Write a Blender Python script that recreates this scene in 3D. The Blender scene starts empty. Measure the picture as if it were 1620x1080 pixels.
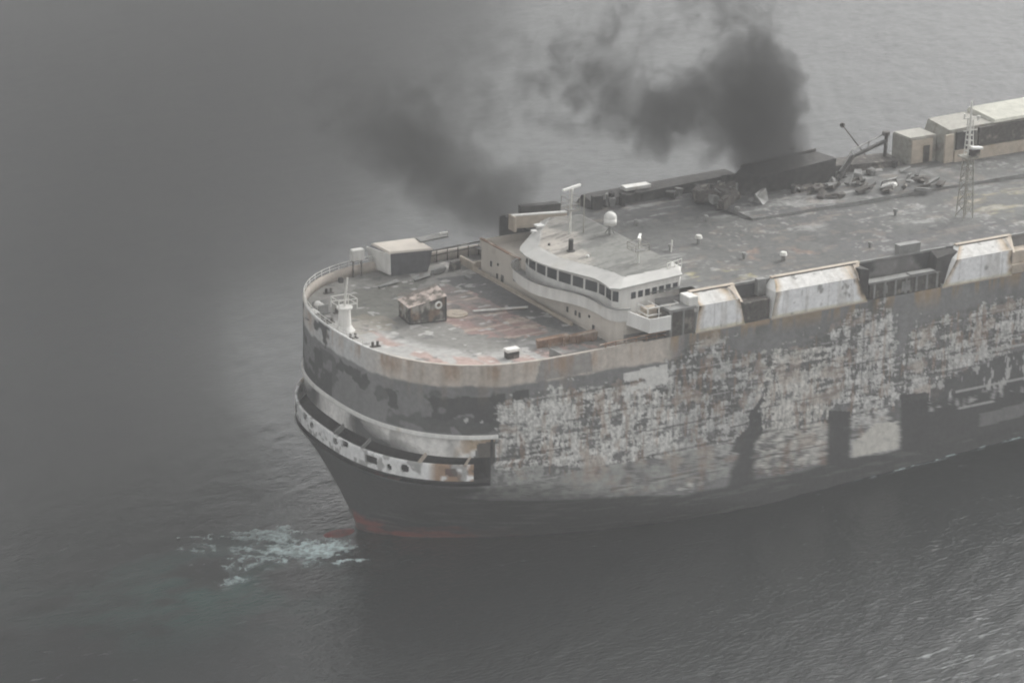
import bpy, bmesh, math, random
import numpy as np
from mathutils import Vector, Matrix
R = math.radians
SC = bpy.context.scene
COL = SC.collection
random.seed(7)

# ------------------------------------------------------------------ camera
# ship frame: x aft from the bow, y to starboard (away from the camera), z up; the ship trims by the stern
TRIM = 0.04
SHIP = Matrix.Translation((0, 0, 2.1)) @ Matrix.Rotation(TRIM, 4, 'Y')
YAW_PIT_ROL = (0.53411, 0.34123, 0.01754)
yaw, pit, rol = YAW_PIT_ROL
DIST, AIM = 312.19864, Vector((9.66241, 8.30062, 10.0))
fw = Vector((math.sin(yaw)*math.cos(pit), math.cos(yaw)*math.cos(pit), -math.sin(pit)))
rt = Vector((math.cos(yaw), -math.sin(yaw), 0)); up = rt.cross(fw)
rt2 = rt*math.cos(rol) + up*math.sin(rol); up2 = up*math.cos(rol) - rt*math.sin(rol)
pos = AIM - fw*DIST
cm = Matrix((rt2, up2, -fw)).transposed().to_4x4(); cm.translation = pos
cd = bpy.data.cameras.new('camera'); cam = bpy.data.objects.new('camera', cd); COL.objects.link(cam)
cam.matrix_world = SHIP @ cm
cd.sensor_width = 36; cd.lens = 5000/1620*36; cd.clip_start = 1; cd.clip_end = 6000
SC.camera = cam

# ------------------------------------------------------------------ world, sun, exposure
SUN_EL, SUN_AZ = R(33), R(76)      # azimuth clockwise from +y
w = bpy.data.worlds.new("World"); SC.world = w; w.use_nodes = True
nt = w.node_tree; bg = nt.nodes['Background']
sky = nt.nodes.new('ShaderNodeTexSky'); sky.sky_type = 'NISHITA'; sky.sun_disc = False
sky.sun_elevation = SUN_EL; sky.sun_rotation = SUN_AZ; sky.dust_density = 5; sky.air_density = 1.5
hs = nt.nodes.new('ShaderNodeHueSaturation'); hs.inputs['Saturation'].default_value = 0.06
nt.links.new(sky.outputs[0], hs.inputs['Color']); nt.links.new(hs.outputs[0], bg.inputs[0])
bg.inputs[1].default_value = 0.15
sl = bpy.data.lights.new('sun', 'SUN'); sun = bpy.data.objects.new('sun', sl); COL.objects.link(sun)
sl.energy = .5; sl.angle = R(14); sl.color = (1, .965, .91)
sd = Vector((math.sin(SUN_AZ)*math.cos(SUN_EL), math.cos(SUN_AZ)*math.cos(SUN_EL), math.sin(SUN_EL)))
sun.rotation_euler = sd.to_track_quat('Z', 'Y').to_euler()
SC.view_settings.view_transform = 'Standard'; SC.view_settings.look = 'None'
SC.view_settings.exposure = .92; SC.view_settings.gamma = 1
SC.cycles.volume_bounces = 1; SC.cycles.max_bounces = 5; SC.cycles.diffuse_bounces = 2
SC.cycles.volume_max_steps = 96; SC.cycles.volume_step_rate = 1.0
SC.cycles.use_denoising = True; SC.cycles.use_adaptive_sampling = True; SC.cycles.adaptive_threshold = .035
SC.cycles.pixel_filter_type = 'GAUSSIAN'; SC.cycles.filter_width = 2.3

# ------------------------------------------------------------------ numpy noise
def _h(ix, iy, seed):
    n = (ix.astype(np.int64)*374761393 + iy.astype(np.int64)*668265263 + seed*974711) & 0x7fffffff
    n = ((n ^ (n >> 13))*1274126177) & 0x7fffffff
    n = ((n ^ (n >> 16))*2246822519) & 0x7fffffff
    return (n & 0xffff)/65535.0
def vn(x, y, seed=0):
    ix, iy = np.floor(x), np.floor(y); fx, fy = x-ix, y-iy
    fx = fx*fx*(3-2*fx); fy = fy*fy*(3-2*fy)
    a, b, c, d = _h(ix, iy, seed), _h(ix+1, iy, seed), _h(ix, iy+1, seed), _h(ix+1, iy+1, seed)
    return (a*(1-fx)+b*fx)*(1-fy) + (c*(1-fx)+d*fx)*fy
def fbm(x, y, seed=0, o=4, g=.5):
    s = 0; a = 1; t = 0
    for i in range(o):
        s = s + a*vn(x*2**i + 17.3*i, y*2**i - 9.1*i, seed+i*31); t += a; a *= g
    return s/t
def sst(a, b, v):
    t = np.clip((v-a)/(b-a), 0, 1); return t*t*(3-2*t)
def inpoly(x, z, poly, wob=0.0, seed=5):
    """soft-edged polygon test: 1 inside, edges wander by wob metres"""
    if wob:
        x = x + (fbm(x*.7, z*.7, seed, 3)-.5)*2*wob; z = z + (fbm(x*.7+40, z*.7, seed+3, 3)-.5)*2*wob
    ins = np.zeros(x.shape, bool); n = len(poly)
    for i in range(n):
        x1, z1 = poly[i]; x2, z2 = poly[(i+1) % n]
        c = ((z1 > z) != (z2 > z)) & (x < (x2-x1)*(z-z1)/(z2-z1+1e-12)+x1)
        ins ^= c
    return ins.astype(float)
def mix(c, col, m):
    m = np.clip(m, 0, 1)[..., None]; return c*(1-m) + np.array(col)*m

# ------------------------------------------------------------------ materials
MATS = {}
def mat(name, color=None, rough=.7, attr=False, nscale=3., namt=.25, stain=None, metallic=0, bump=.0, streak=False, spec=.3):
    if name in MATS: return MATS[name]
    m = bpy.data.materials.new(name); m.use_nodes = True; t = m.node_tree; b = t.nodes['Principled BSDF']
    L = t.links.new
    tc = t.nodes.new('ShaderNodeTexCoord'); n = t.nodes.new('ShaderNodeTexNoise')
    n.inputs['Scale'].default_value = nscale; n.inputs['Detail'].default_value = 5; n.inputs['Roughness'].default_value = .6
    if streak:
        mp = t.nodes.new('ShaderNodeMapping'); mp.inputs['Scale'].default_value = (1, 1, .13)
        L(tc.outputs['Object'], mp.inputs[0]); L(mp.outputs[0], n.inputs['Vector'])
    else: L(tc.outputs['Object'], n.inputs['Vector'])
    if attr:
        a = t.nodes.new('ShaderNodeAttribute'); a.attribute_name = 'Col'; src = a.outputs['Color']
    else:
        a = t.nodes.new('ShaderNodeRGB'); a.outputs[0].default_value = (*color, 1); src = a.outputs[0]
    if stain:
        n2 = t.nodes.new('ShaderNodeTexNoise'); n2.inputs['Scale'].default_value = nscale*.35; n2.inputs['Detail'].default_value = 6
        L(tc.outputs['Object'], n2.inputs['Vector'])
        r2 = t.nodes.new('ShaderNodeMapRange'); r2.inputs['From Min'].default_value = stain[1]; r2.inputs['From Max'].default_value = stain[1]+.15
        L(n2.outputs['Fac'], r2.inputs['Value'])
        mx = t.nodes.new('ShaderNodeMix'); mx.data_type = 'RGBA'; mx.inputs['B'].default_value = (*stain[0], 1) if False else (*stain[0], 1)
        L(r2.outputs[0], mx.inputs['Factor']); L(src, mx.inputs['A']); src = mx.outputs['Result']
    mr = t.nodes.new('ShaderNodeMapRange'); mr.inputs['From Min'].default_value = .3; mr.inputs['From Max'].default_value = .7
    mr.inputs['To Min'].default_value = 1-namt; mr.inputs['To Max'].default_value = 1+namt*.6
    L(n.outputs['Fac'], mr.inputs['Value'])
    vm = t.nodes.new('ShaderNodeVectorMath'); vm.operation = 'SCALE'
    L(src, vm.inputs[0]); L(mr.outputs[0], vm.inputs['Scale']); L(vm.outputs[0], b.inputs['Base Color'])
    b.inputs['Roughness'].default_value = rough; b.inputs['Metallic'].default_value = metallic
    b.inputs['Specular IOR Level'].default_value = spec
    if bump:
        bp = t.nodes.new('ShaderNodeBump'); bp.inputs['Strength'].default_value = bump; bp.inputs['Distance'].default_value = .1
        L(n.outputs['Fac'], bp.inputs['Height']); L(bp.outputs[0], b.inputs['Normal'])
    MATS[name] = m; return m
SOOT = (.06, .058, .055)
M_HULL = mat('burnt hull plating', attr=True, nscale=2.2, namt=.18, rough=.75, bump=.25)
M_DECK = mat('scorched deck plating', attr=True, nscale=1.6, namt=.22, rough=.85, bump=.3)
M_WHITE = mat('white ship paint', (.74, .73, .70), nscale=1.1, namt=.12, streak=True, rough=.55)
M_CREAM = mat('cream house paint', (.56, .515, .455), nscale=.9, namt=.12, streak=True, stain=((.36, .30, .25), .62))
M_PALE = mat('pale bridge paint', (.64, .63, .60), nscale=1.4, namt=.16, streak=True, stain=((.46, .42, .36), .60))
M_GREY = mat('grey weathered steel', (.22, .22, .21), nscale=1.2, namt=.3, stain=((.13, .12, .11), .55))
M_DARK = mat('charred steel', (.055, .053, .05), nscale=1.5, namt=.4, rough=.9)
M_CHAR = mat('blistered charred steel', (.085, .078, .07), nscale=2.5, namt=.5, stain=((.25, .23, .2), .56), rough=.9, bump=.5)
M_RUST = mat('rusted steel', (.26, .17, .12), nscale=2., namt=.35, stain=((.40, .33, .27), .5), rough=.9)
M_TAN = mat('heat bleached tan paint', (.44, .38, .31), nscale=1.4, namt=.2, stain=((.34, .27, .2), .58))
M_GLASS = mat('dark bridge glass', (.035, .04, .045), rough=.15, namt=.2, spec=.5)
M_OLD = mat('faded mast paint', (.30, .29, .255), nscale=2, namt=.25, stain=((.20, .18, .15), .55))
M_POLE = mat('mast paint', (.62, .61, .57), nscale=2, namt=.15)

# ------------------------------------------------------------------ mesh helpers
def link(name, me, parent=None, m=None, smooth=False):
    o = bpy.data.objects.new(name, me); COL.objects.link(o)
    if parent: o.parent = parent
    if m: me.materials.append(m)
    if smooth:
        me.polygons.foreach_set('use_smooth', [True]*len(me.polygons))
    return o
def grid_obj(name, P, cols, parent, m, keep=None, smooth=False, flip=False):
    n, k = P.shape[:2]
    idx = np.arange(n*k).reshape(n, k)
    q = np.stack([idx[:-1, :-1], idx[1:, :-1], idx[1:, 1:], idx[:-1, 1:]], -1).reshape(-1, 4)
    if keep is not None: q = q[keep.reshape(-1)]
    if flip: q = q[:, ::-1]
    me = bpy.data.meshes.new(name)
    me.vertices.add(n*k); me.vertices.foreach_set('co', P.reshape(-1).astype(np.float32))
    me.loops.add(q.size); me.loops.foreach_set('vertex_index', q.reshape(-1).astype(np.int32))
    me.polygons.add(len(q)); me.polygons.foreach_set('loop_start', (np.arange(len(q))*4).astype(np.int32))
    me.update(calc_edges=True); me.validate()
    if cols is not None:
        a = me.color_attributes.new('Col', 'FLOAT_COLOR', 'POINT')
        c = np.ones((n*k, 4), np.float32); c[:, :3] = np.clip(cols.reshape(-1, 3), 0, 1); a.data.foreach_set('color', c.reshape(-1))
    return link(name, me, parent, m, smooth)
class MB:
    def __init__(s): s.bm = bmesh.new()
    def box(s, x0, x1, y0, y1, z0, z1, rz=0, bev=0):
        c = Vector(((x0+x1)/2, (y0+y1)/2, (z0+z1)/2))
        mt = Matrix.Translation(c) @ Matrix.Rotation(rz, 4, 'Z') @ Matrix.Diagonal((x1-x0, y1-y0, z1-z0, 1))
        r = bmesh.ops.create_cube(s.bm, size=1, matrix=mt)
        if bev:
            es = list({e for v in r['verts'] for e in v.link_edges}); bmesh.ops.bevel(s.bm, geom=es, offset=bev, segments=2, affect='EDGES')
        return s
    def tube(s, a, b, r, r2=None, n=8):
        a, b = Vector(a), Vector(b); d = b-a
        mt = Matrix.Translation((a+b)/2) @ d.to_track_quat('Z', 'Y').to_matrix().to_4x4()
        bmesh.ops.create_cone(s.bm, cap_ends=True, segments=n, radius1=r, radius2=r if r2 is None else r2, depth=d.length, matrix=mt); return s
    def path(s, pts, r, n=6):
        for a, b in zip(pts[:-1], pts[1:]): s.tube(a, b, r, n=n)
        return s
    def bar(s, a, b, w, h):
        a, b = Vector(a), Vector(b); d = b-a
        mt = Matrix.Translation((a+b)/2) @ d.to_track_quat('X', 'Z').to_matrix().to_4x4() @ Matrix.Diagonal((d.length, w, h, 1))
        bmesh.ops.create_cube(s.bm, size=1, matrix=mt); return s
    def sph(s, c, r, sc=(1, 1, 1), seg=16):
        bmesh.ops.create_uvsphere(s.bm, u_segments=seg, v_segments=seg//2+2, radius=r, matrix=Matrix.Translation(c) @ Matrix.Diagonal((*sc, 1))); return s
    def prism(s, poly, z0, z1, z1b=None):
        """closed outline extruded upward; poly (x,y) counterclockwise"""
        b = [s.bm.verts.new((x, y, z0)) for x, y in poly]; t = [s.bm.verts.new((x, y, z1)) for x, y in poly]
        n = len(poly)
        for i in range(n): s.bm.faces.new((b[i], b[(i+1) % n], t[(i+1) % n], t[i]))
        s.bm.faces.new(t); s.bm.faces.new(b[::-1]); return s
    def loft(s, rings, closed=True, cap=True):
        vs = [[s.bm.verts.new(p) for p in r] for r in rings]; n = len(rings[0])
        for a, b in zip(vs[:-1], vs[1:]):
            for i in range(n if closed else n-1):
                j = (i+1) % n; s.bm.faces.new((a[i], a[j], b[j], b[i]))
        if cap and closed:
            s.bm.faces.new(vs[0][::-1]); s.bm.faces.new(vs[-1])
        return s
    def hexa(s, b4, t4):
        return s.loft([b4, t4])
    def jitter(s, amt, seed=1, zmin=None):
        rr = random.Random(seed)
        for v in s.bm.verts:
            if zmin is None or v.co.z > zmin: v.co += Vector((rr.uniform(-1, 1), rr.uniform(-1, 1), rr.uniform(-1, 1)))*amt
        return s
    def build(s, name, m, parent=None, smooth=False, label=None):
        bmesh.ops.recalc_face_normals(s.bm, faces=s.bm.faces)
        me = bpy.data.meshes.new(name); s.bm.to_mesh(me); s.bm.free()
        o = link(name, me, parent, m, smooth)
        if label: o['label'] = label
        return o
def tag(o, label, cat, group=None, kind=None):
    o['label'] = label
    if cat: o['category'] = cat
    if group: o['group'] = group
    if kind: o['kind'] = kind
    return o
def thing(name, label, cat, at=(0, 0, 0), group=None):
    """an Empty standing on the ship (world = ship frame)"""
    o = bpy.data.objects.new(name, None); COL.objects.link(o)
    o.matrix_world = SHIP @ Matrix.Translation(at); tag(o, label, cat, group); return o

ship = thing('car_carrier', 'fire damaged white and grey car carrier ship with peeling plates and a blunt bow', 'ship')

# ------------------------------------------------------------------ hull shape
XB, A0, B0, NN = .33, 14.85, 16.1, 2.5
ZT = 17.7
XE = -6.0            # the mooring opening in the bow ends here
def outline(th, A, B, n):
    """th in [-pi/2, pi/2]: -pi/2 port junction, 0 stem, pi/2 starboard junction"""
    c = np.abs(np.cos(th))**(2/n); s = np.sign(th)*np.abs(np.sin(th))**(2/n)
    return c, s
# arc coordinate on the upper outline
_t = np.linspace(-math.pi/2, 0, 600); _c, _s = outline(_t, A0, B0, NN)
_x, _y = XB-A0*_c, B0*_s
_al = np.concatenate([[0], np.cumsum(np.hypot(np.diff(_x), np.diff(_y)))])
TIP = XB-_al[-1]     # arc coordinate of the stem, about -24
th_b = np.interp(np.linspace(0, _al[-1], 190), _al, _t)       # evenly spaced port quarter
s_b = XB-np.linspace(0, _al[-1], 190)
THS = np.concatenate([th_b, -th_b[::-1][1:]])                 # port junction -> stem -> starboard junction
SS = np.concatenate([s_b, s_b[::-1][1:]])
side_x = np.concatenate([np.arange(XB, 60, .13)[1:], np.linspace(60, 168, 60)])
stern_x = side_x
def hull_ring(z):
    """x, y of the whole outline at height z; columns: port side (aft->fwd), bow, starboard side (fwd->aft)"""
    n = len(side_x)
    if z >= 6.0:
        A, n_, x0 = A0, NN, XB
        if z < 8.5: A = A0 + 1.0*min(1, (8.5-z)/.3) * 1.0
        c, s = outline(THS, A, B0, n_); bx, by = x0-A*c, B0*s
        sx = side_x; sy = np.full(n, B0)
    else:
        t = (6.0-z)/9.5; t = min(t, 1.25)
        stem = -15.5 + 3.6*min(1, t*1.15)**.8
        Lx = 15.9 + 30*t**1.1
        n_ = 2.5 - 1.0*min(t, 1)
        B = B0 if z > -1 else B0 - .0
        xj = stem + Lx
        ths = THS
        c, s = outline(ths, Lx, B, n_); bx, by = xj-Lx*c, B*s
        sx = xj + (side_x-XB)*(168-xj)/(168-XB); sy = np.full(n, B)
    # stern: gentle tuck
    x = np.concatenate([sx[::-1], bx, sx]); y = np.concatenate([-sy, by, sy])
    k = np.clip((x-150)/18, 0, 1); y = y*(1-.25*k*k)
    return x, y
SCO = np.concatenate([side_x[::-1], SS, side_x])              # arc coordinate of each column (nominal)
PORT = np.concatenate([np.ones(len(side_x)), (THS <= 0).astype(float), np.zeros(len(side_x))])

PATCH = {
'P1': [(-5.6, 13.9), (2, 14.3), (12.3, 14.2), (19.5, 11.0), (20.4, 5.8), (14.9, 2.0), (4.3, 4.3), (-5.9, 7.8)],
'P1b': [(-6.5, 7.9), (8.4, 5.8), (14.0, 5.7), (20.5, 3.5), (12.0, 2.1), (-2.5, 3.9), (-9.1, 5.0)],
'P2': [(12.2, 15.6), (17, 17.4), (19, 15.5), (23.3, 13.9), (25.2, 11.3), (21.2, 5.6), (16.3, 1.4), (14.0, 6.9)],
'P3': [(23.2, 14.2), (30.1, 15.0), (31.1, 1.8), (21.9, 1.8), (22.5, 8.6)],
'P4': [(30.1, 15.0), (34.2, 17.7), (37.4, 17.6), (39.3, 1.0), (33.8, 1.7), (33.3, 6.7), (30.6, 7.8)],
'P5': [(38.8, 9.0), (39.9, 14.0), (47, 15), (53.8, 15.0), (60, 14), (60, 11), (54.3, 10.3), (45.0, 7.9), (43.6, 5.5), (39.7, 6.2)],
'D1': [(20.2, 6.8), (21.6, 8.0), (22.6, 10.2), (23.2, 9.6), (22.6, 6.5), (21.9, 1.0), (19.0, 1.0), (19.6, 4.2)],
'D2': [(30.6, 7.2), (33.3, 6.7), (33.6, 1.0), (30.8, 1.0)],
'D3': [(39.3, 7.3), (42.8, 7.0), (43.2, 1.0), (39.7, 1.0)],
'D4': [(43.3, 5.6), (47, 6.6), (62, 6.7), (62, -0.2), (39.8, 0.6)],
'W1': [(7.1, 15.0), (12.0, 15.1), (12.1, 13.3), (7.5, 13.0)],
'W2': [(36.4, 4.8), (39.3, 4.6), (39.4, 1.7), (34.0, 1.7), (33.9, 3.3)],
'R1': [(40.3, 19.1), (43.2, 19.0), (43.2, 15.6), (40.6, 15.2)],
'B3': [(-4.5, 15.0), (-2.7, 15.1), (-3.0, 13.6), (-3.7, 13.2), (-4.3, 14.0)],
'W3': [(49.3, 3.5), (60, 4.0), (60, 2.6), (49.4, 2.1)]}
def hull_paint(s, z, port):
    sd = np.where(port > .5, 0., 400.)
    x = s + sd
    pz = z
    v1 = fbm(x*1.1, z*.13, 1, 4)                       # vertical streaks
    v2 = fbm(x*.22, z*.25, 2, 4)
    base = np.ones(s.shape+(3,))*np.array((.195, .195, .192))
    base = base*(.82+.36*v1)[..., None]*(.85+.3*v2)[..., None]
    # heat bleached top strake round the bow
    edge = 15.75 + (fbm(x*.6, z*0, 3, 3)-.5)*.5 - .03*np.clip(s-0, 0, 12)
    m = sst(edge-.12, edge+.12, z)*(1-sst(11, 14, s))
    tan = np.array((.53, .475, .42))
    tanv = tan*(.8+.4*fbm(x*2.2, z*.2, 4, 3))[..., None]
    pale_grey = sst(-14, -22, s)[..., None]; tanv = tanv*(1-pale_grey) + np.array((.55, .55, .54))*pale_grey*(.85+.3*v1)[..., None]  # strake turns pale grey towards the stem
    base = base*(1-m[..., None]) + tanv*m[..., None]
    base = mix(base, (.17, .175, .185), inpoly(s, z, [(-1.5, 17.8), (3.5, 17.8), (3.8, 15.7), (-2.2, 15.7)], .3)*.6)
    base = mix(base, (.36, .24, .16), sst(.50, .74, fbm(x*.8, z*.15, 6, 5, .6))*sst(15.5, 17, z)*(1-sst(14, 17, s))*.7)
    # dark char patches on the bow flank
    sm = fbm(x*.5, z*.7, 9, 4)
    dk = inpoly(s, z, [(-11.4, 14.6), (-9.8, 15.0), (-5.3, 15.1), (-5.0, 13.0), (-8, 12.6), (-11.6, 13.3)], 1.3)*sst(.36, .42, fbm(x*.45, z*.6, 12, 3)+.05)
    dk = np.maximum(dk, inpoly(s, z, [(-23.5, 15.4), (-20.8, 14.9), (-18.2, 14.4), (-18.4, 13.4), (-20.5, 13.6), (-23.8, 14.3)], 1.3))
    dk = np.maximum(dk, inpoly(s, z, [(-16.6, 14.4), (-15.2, 14.3), (-15.4, 13.1), (-16.5, 13.0)], 1.3))
    dk = np.maximum(dk, inpoly(s, z, [(-13.0, 12.7), (-10.8, 12.9), (-5.4, 12.6), (-5.2, 11.3), (-9, 11.2), (-9.6, 12.0), (-12.8, 12.2)], .4)*.8)
    dk = np.maximum(dk, inpoly(s, z, PATCH['B3'], .2))
    dk = dk*port
    dk = np.maximum(dk, (port < .5)*sst(.5, .55, sm))
    dk = np.maximum(dk, (sst(.60, .64, fbm(x*.35, z*.5, 77, 4)))*(s < -6)*(z < 15.3)*(z > 11.2)*.7)
    base = mix(base, (.068, .068, .068), dk*.95)
    # peeling plating amidships
    warpx = x + (fbm(x*1.3, z*1.3, 20, 3)-.5)*.5
    blk = lambda a, b, sd: vn(np.floor(x/a)*7.13+.3, np.floor((z-1.2)/b)*3.37+.7, sd)
    chip = .26*fbm(warpx*.9, z*1.2, 21, 5, .66) + .34*fbm(warpx*3.4, z*.75, 22, 5, .68) + .40*fbm(warpx*.75, z*3.6, 26, 5, .68)
    chip = .5+(chip-.5)*1.7 + (blk(.8, 1.275, 27)-.5)*.13 + (blk(2.4, 1.275, 28)-.5)*.15 + (blk(7.2, 2.55, 29)-.5)*.12
    rows = fbm(x*.35, z*2.3, 23, 3)
    decks = np.abs(((z-1.2) % 2.55)-1.27)              # 1.27 at a deck line
    dline = sst(1.16, 1.24, decks)*sst(.35, .5, vn(x*.35, np.floor((z-1.2)/2.55), 24))
    dl2 = sst(.95, 1.02, decks)*(1-sst(1.06, 1.12, decks))*sst(.45, .6, vn(x*.5, np.floor((z-1.2)/2.55)+9, 25))
    stiff = sst(.80, .95, np.abs(((x % .8)/.4)-1))
    def patch(k, dens, light=(.70, .69, .66), darkc=(.085, .083, .08), wob=.9, under=.9):
        nonlocal base
        m = sum(inpoly(s, z, PATCH[k], wob*f_, 7+len(k)+q_*11) for q_, f_ in enumerate((.3, 1., 1.7, 2.6, 3.2)))/5*port
        base = mix(base, darkc, m*under*sst(.30, .52, chip + .35*rows - .1))
        c = chip*.85 + rows*.15
        thr = .985-dens + .20*(1-m)
        cm = sst(thr-.06, thr+.055, c + (v2-.5)*.12)*sst(0, .25, m)*(.6+.4*sst(.4, .55, fbm(x*5, z*4, 34, 3)))
        lc = np.array(light)*(.75+.5*fbm(x*2.7, z*2.7, 33, 3))[..., None]
        base = base*(1-cm[..., None]) + lc*cm[..., None]
    patch('P1', .54); patch('P2', .49, (.54, .535, .52)); patch('P3', .52, (.66, .64, .60)); patch('P4', .52, (.64, .63, .61))
    patch('P5', .50, (.60, .59, .57)); patch('P1b', .53, (.33, .33, .315), (.15, .15, .145), .5, .7)
    allm = np.zeros(s.shape)
    for k in ('P1', 'P2', 'P3', 'P4', 'P5'): allm = np.maximum(allm, inpoly(s, z, PATCH[k], .9, 9))
    allm = allm*port
    # ring scars where cars burnt inside
    base = mix(base, (.07, .069, .067), dline*allm*.75); base = mix(base, (.55, .54, .52), dl2*allm*.5)
    base = mix(base, (.08, .079, .077), stiff*allm*.45*sst(.45, .6, vn(x*.3, z*.4, 40)))
    base = mix(base, (.30, .20, .14), allm*sst(.60, .70, fbm(x*2.6, z*.5, 42, 4))*.45)
    base = mix(base, (.40, .33, .28), allm*sst(.64, .72, fbm(x*.6, z*.7, 41, 3))*.5)
    for k, cc, wb in (('D1', .062, 1.1), ('D2', .055, .12), ('D3', .055, .12), ('D4', .062, .4)):
        base = mix(base, (cc, cc, cc), inpoly(s, z, PATCH[k], wb)*port*.93)
    low = inpoly(s, z, [(43, 8), (62, 10.4), (62, 5), (43, 5)], .5)*port
    base = mix(base, (.08, .08, .08), low*.8); base = mix(base, (.45, .445, .43), low*sst(.57, .62, fbm(x*2.2, z*.8, 55, 4)))
    for zz, a_, b_ in ((10.1, 45, 60), (6.4, 46, 60), (4.6, 46.5, 51)):
        base = mix(base, (.46, .455, .44), (np.abs(z-zz-.0*(s-50)) < .13)*(s > a_)*(s < b_)*port*.8)
    wm = inpoly(s, z, PATCH['W1'], .12)*port
    base = mix(base, (.66, .65, .62), wm*sst(.42, .46, fbm(x*1.2, z*1.5, 61, 3)+.3*sst(13.9, 14.5, z)))
    base = mix(base, (.62, .60, .55), inpoly(s, z, PATCH['W2'], .12)*port*sst(.36, .4, fbm(x*1.1, z*1.6, 62, 3)+.08))
    base = mix(base, (.13, .13, .13), inpoly(s, z, PATCH['W3'], .05)*port*.0)
    base = mix(base, (.20, .20, .195), inpoly(s, z, PATCH['W3'], .05)*port*.8)
    r1 = inpoly(s, z, PATCH['R1'], .25)*port*sst(15.2, 17.6, z)
    base = mix(base, (.36, .27, .19), r1*(.5+.5*v1))
    # rust running below the casings
    rr = sst(17.85, 17.5, z)*0 + sst(15.8, 17.75, z)*port*(s > 12)
    base = mix(base, (.31, .22, .13), rr*sst(.45, .60, fbm(x*1.8, z*.08, 70, 3))*.75)
    base = mix(base, (.30, .22, .15), port*sst(13, 17.7, z)*(s > -20)*(s < 14)*sst(.50, .72, fbm(x*1.5, z*.10, 71, 5, .62))*.42)
    base = mix(base, (.07, .066, .06), port*sst(14.8, 17.7, z)*(np.exp(-((s-22)/1.6)**2)+np.exp(-((s-35.5)/1.2)**2)+np.exp(-((s-13)/1.2)**2))*sst(.4, .6, fbm(x*1.5, z*.3, 72, 4))*.6)
    base = mix(base, (.36, .26, .17), port*sst(17.0, 17.5, z)*(s > 20.4)*(s < 23.3)*.8)
    # white numerals' remains: two small bright chips on the bow
    for cx_, cz_, r_ in ((-8.6, 12.55, .22), (-7.2, 12.35, .13)):
        base = mix(base, (.5, .5, .48), (np.hypot(s-cx_, z-cz_) < r_)*port)
    # below the main deck line the shell is dark, boot topping red at the forefoot
    bt = sst(3.6, 2.6, z)*(s > -9)*(s < 21)
    lowb = np.where(s < 14, 3.9 - .12*(s+2.5), 1.55)
    lowb = lowb + (fbm(x*.5, z*0, 81, 3)-.5)*.5
    base = mix(base, (.06, .061, .06), sst(lowb+.12, lowb-.25, z))
    base = mix(base, (.13, .13, .125), sst(lowb, lowb-.4, z)*sst(.56, .72, fbm(x*.35, z*3.2, 84, 5, .6))*.6)
    fr = (z < 6.9)*(1-sst(-1, 1, s-(-7.6+(5-z)*-.9)))
    base = mix(base, (.075, .076, .075), fr*1.)  # shade under the bow flare, painted into the shell colour
    red = sst(-.5, -1.6, z+(fbm(x*.5, z, 91, 4)-.5)*1.6)*sst(3, -9, s)
    base = mix(base, (.27, .07, .055), red*(.25+.75*sst(.38, .6, fbm(x*.5, z*.9, 90, 4))))
    return base

def ringgrid(zs, sel=None):
    P = np.zeros((len(zs), len(SCO), 3)); 
    for i, z in enumerate(zs):
        x, y = hull_ring(z); P[i, :, 0] = x; P[i, :, 1] = y; P[i, :, 2] = z
    return P
zs = np.concatenate([np.linspace(-9, -3.2, 12), np.arange(-3, ZT+.001, .13), [ZT]])
P = ringgrid(zs)
S2 = np.repeat(SCO[None], len(zs), 0); Z2 = np.repeat(zs[:, None], len(SCO), 1); PT = np.repeat(PORT[None], len(zs), 0)
# below the flare paint follows true x, not the column
SX = np.where((Z2 < 6.0), np.where(P[..., 0] > -12, P[..., 0], S2), S2)
cols = hull_paint(SX, Z2, PT)
zc = (Z2[:-1, :-1]+Z2[1:, 1:])/2; sc_ = (S2[:-1, :-1]+S2[1:, 1:])/2
keep = ~((zc > 6.2) & (zc < 10.85) & (sc_ < XE))
hull = grid_obj('hull', P, cols, ship, M_HULL, keep=keep, smooth=True)

# inner wall of the mooring deck, lip, low bulwark
bow = (SCO < XE+.6) & (np.arange(len(SCO)) >= 0)
ths_bow = THS[SS < XE+.3]; ss_bow = SS[SS < XE+.3]
def bowring(th, off, A=A0, z=0):
    c, s = outline(th, A, B0, NN)
    x, y = XB-(A-off)*c, (B0-off)*s
    return np.stack([x, y, np.full(x.shape, float(z))], -1)
def stain_wall(s, z):
    c = np.ones(s.shape+(3,))*np.array((.80, .78, .745)); v = fbm(s*.8, z*.2, 3, 3)
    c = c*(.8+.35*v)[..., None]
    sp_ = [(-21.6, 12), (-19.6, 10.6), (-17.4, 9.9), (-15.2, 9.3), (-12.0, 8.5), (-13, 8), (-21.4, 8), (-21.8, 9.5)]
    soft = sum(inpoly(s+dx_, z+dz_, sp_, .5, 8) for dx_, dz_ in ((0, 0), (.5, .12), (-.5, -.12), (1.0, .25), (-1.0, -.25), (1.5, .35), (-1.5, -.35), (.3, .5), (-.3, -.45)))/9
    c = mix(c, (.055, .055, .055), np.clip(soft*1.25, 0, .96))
    c = mix(c, (.20, .19, .18), sst(.5, .7, fbm(s*.7, z*.4, 18, 5))*.5)
    c = mix(c, (.42, .30, .19), sst(.45, .6, fbm(s*.9, z*.5, 15, 3))*sst(-10.5, -8, s)*.9)
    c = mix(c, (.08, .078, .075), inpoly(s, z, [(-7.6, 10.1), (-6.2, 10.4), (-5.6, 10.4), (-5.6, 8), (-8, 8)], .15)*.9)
    return c
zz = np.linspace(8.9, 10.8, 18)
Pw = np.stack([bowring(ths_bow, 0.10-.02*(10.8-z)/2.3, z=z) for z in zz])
s2 = np.repeat(ss_bow[None], len(zz), 0); z2 = np.repeat(zz[:, None], len(ss_bow), 1)
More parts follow.
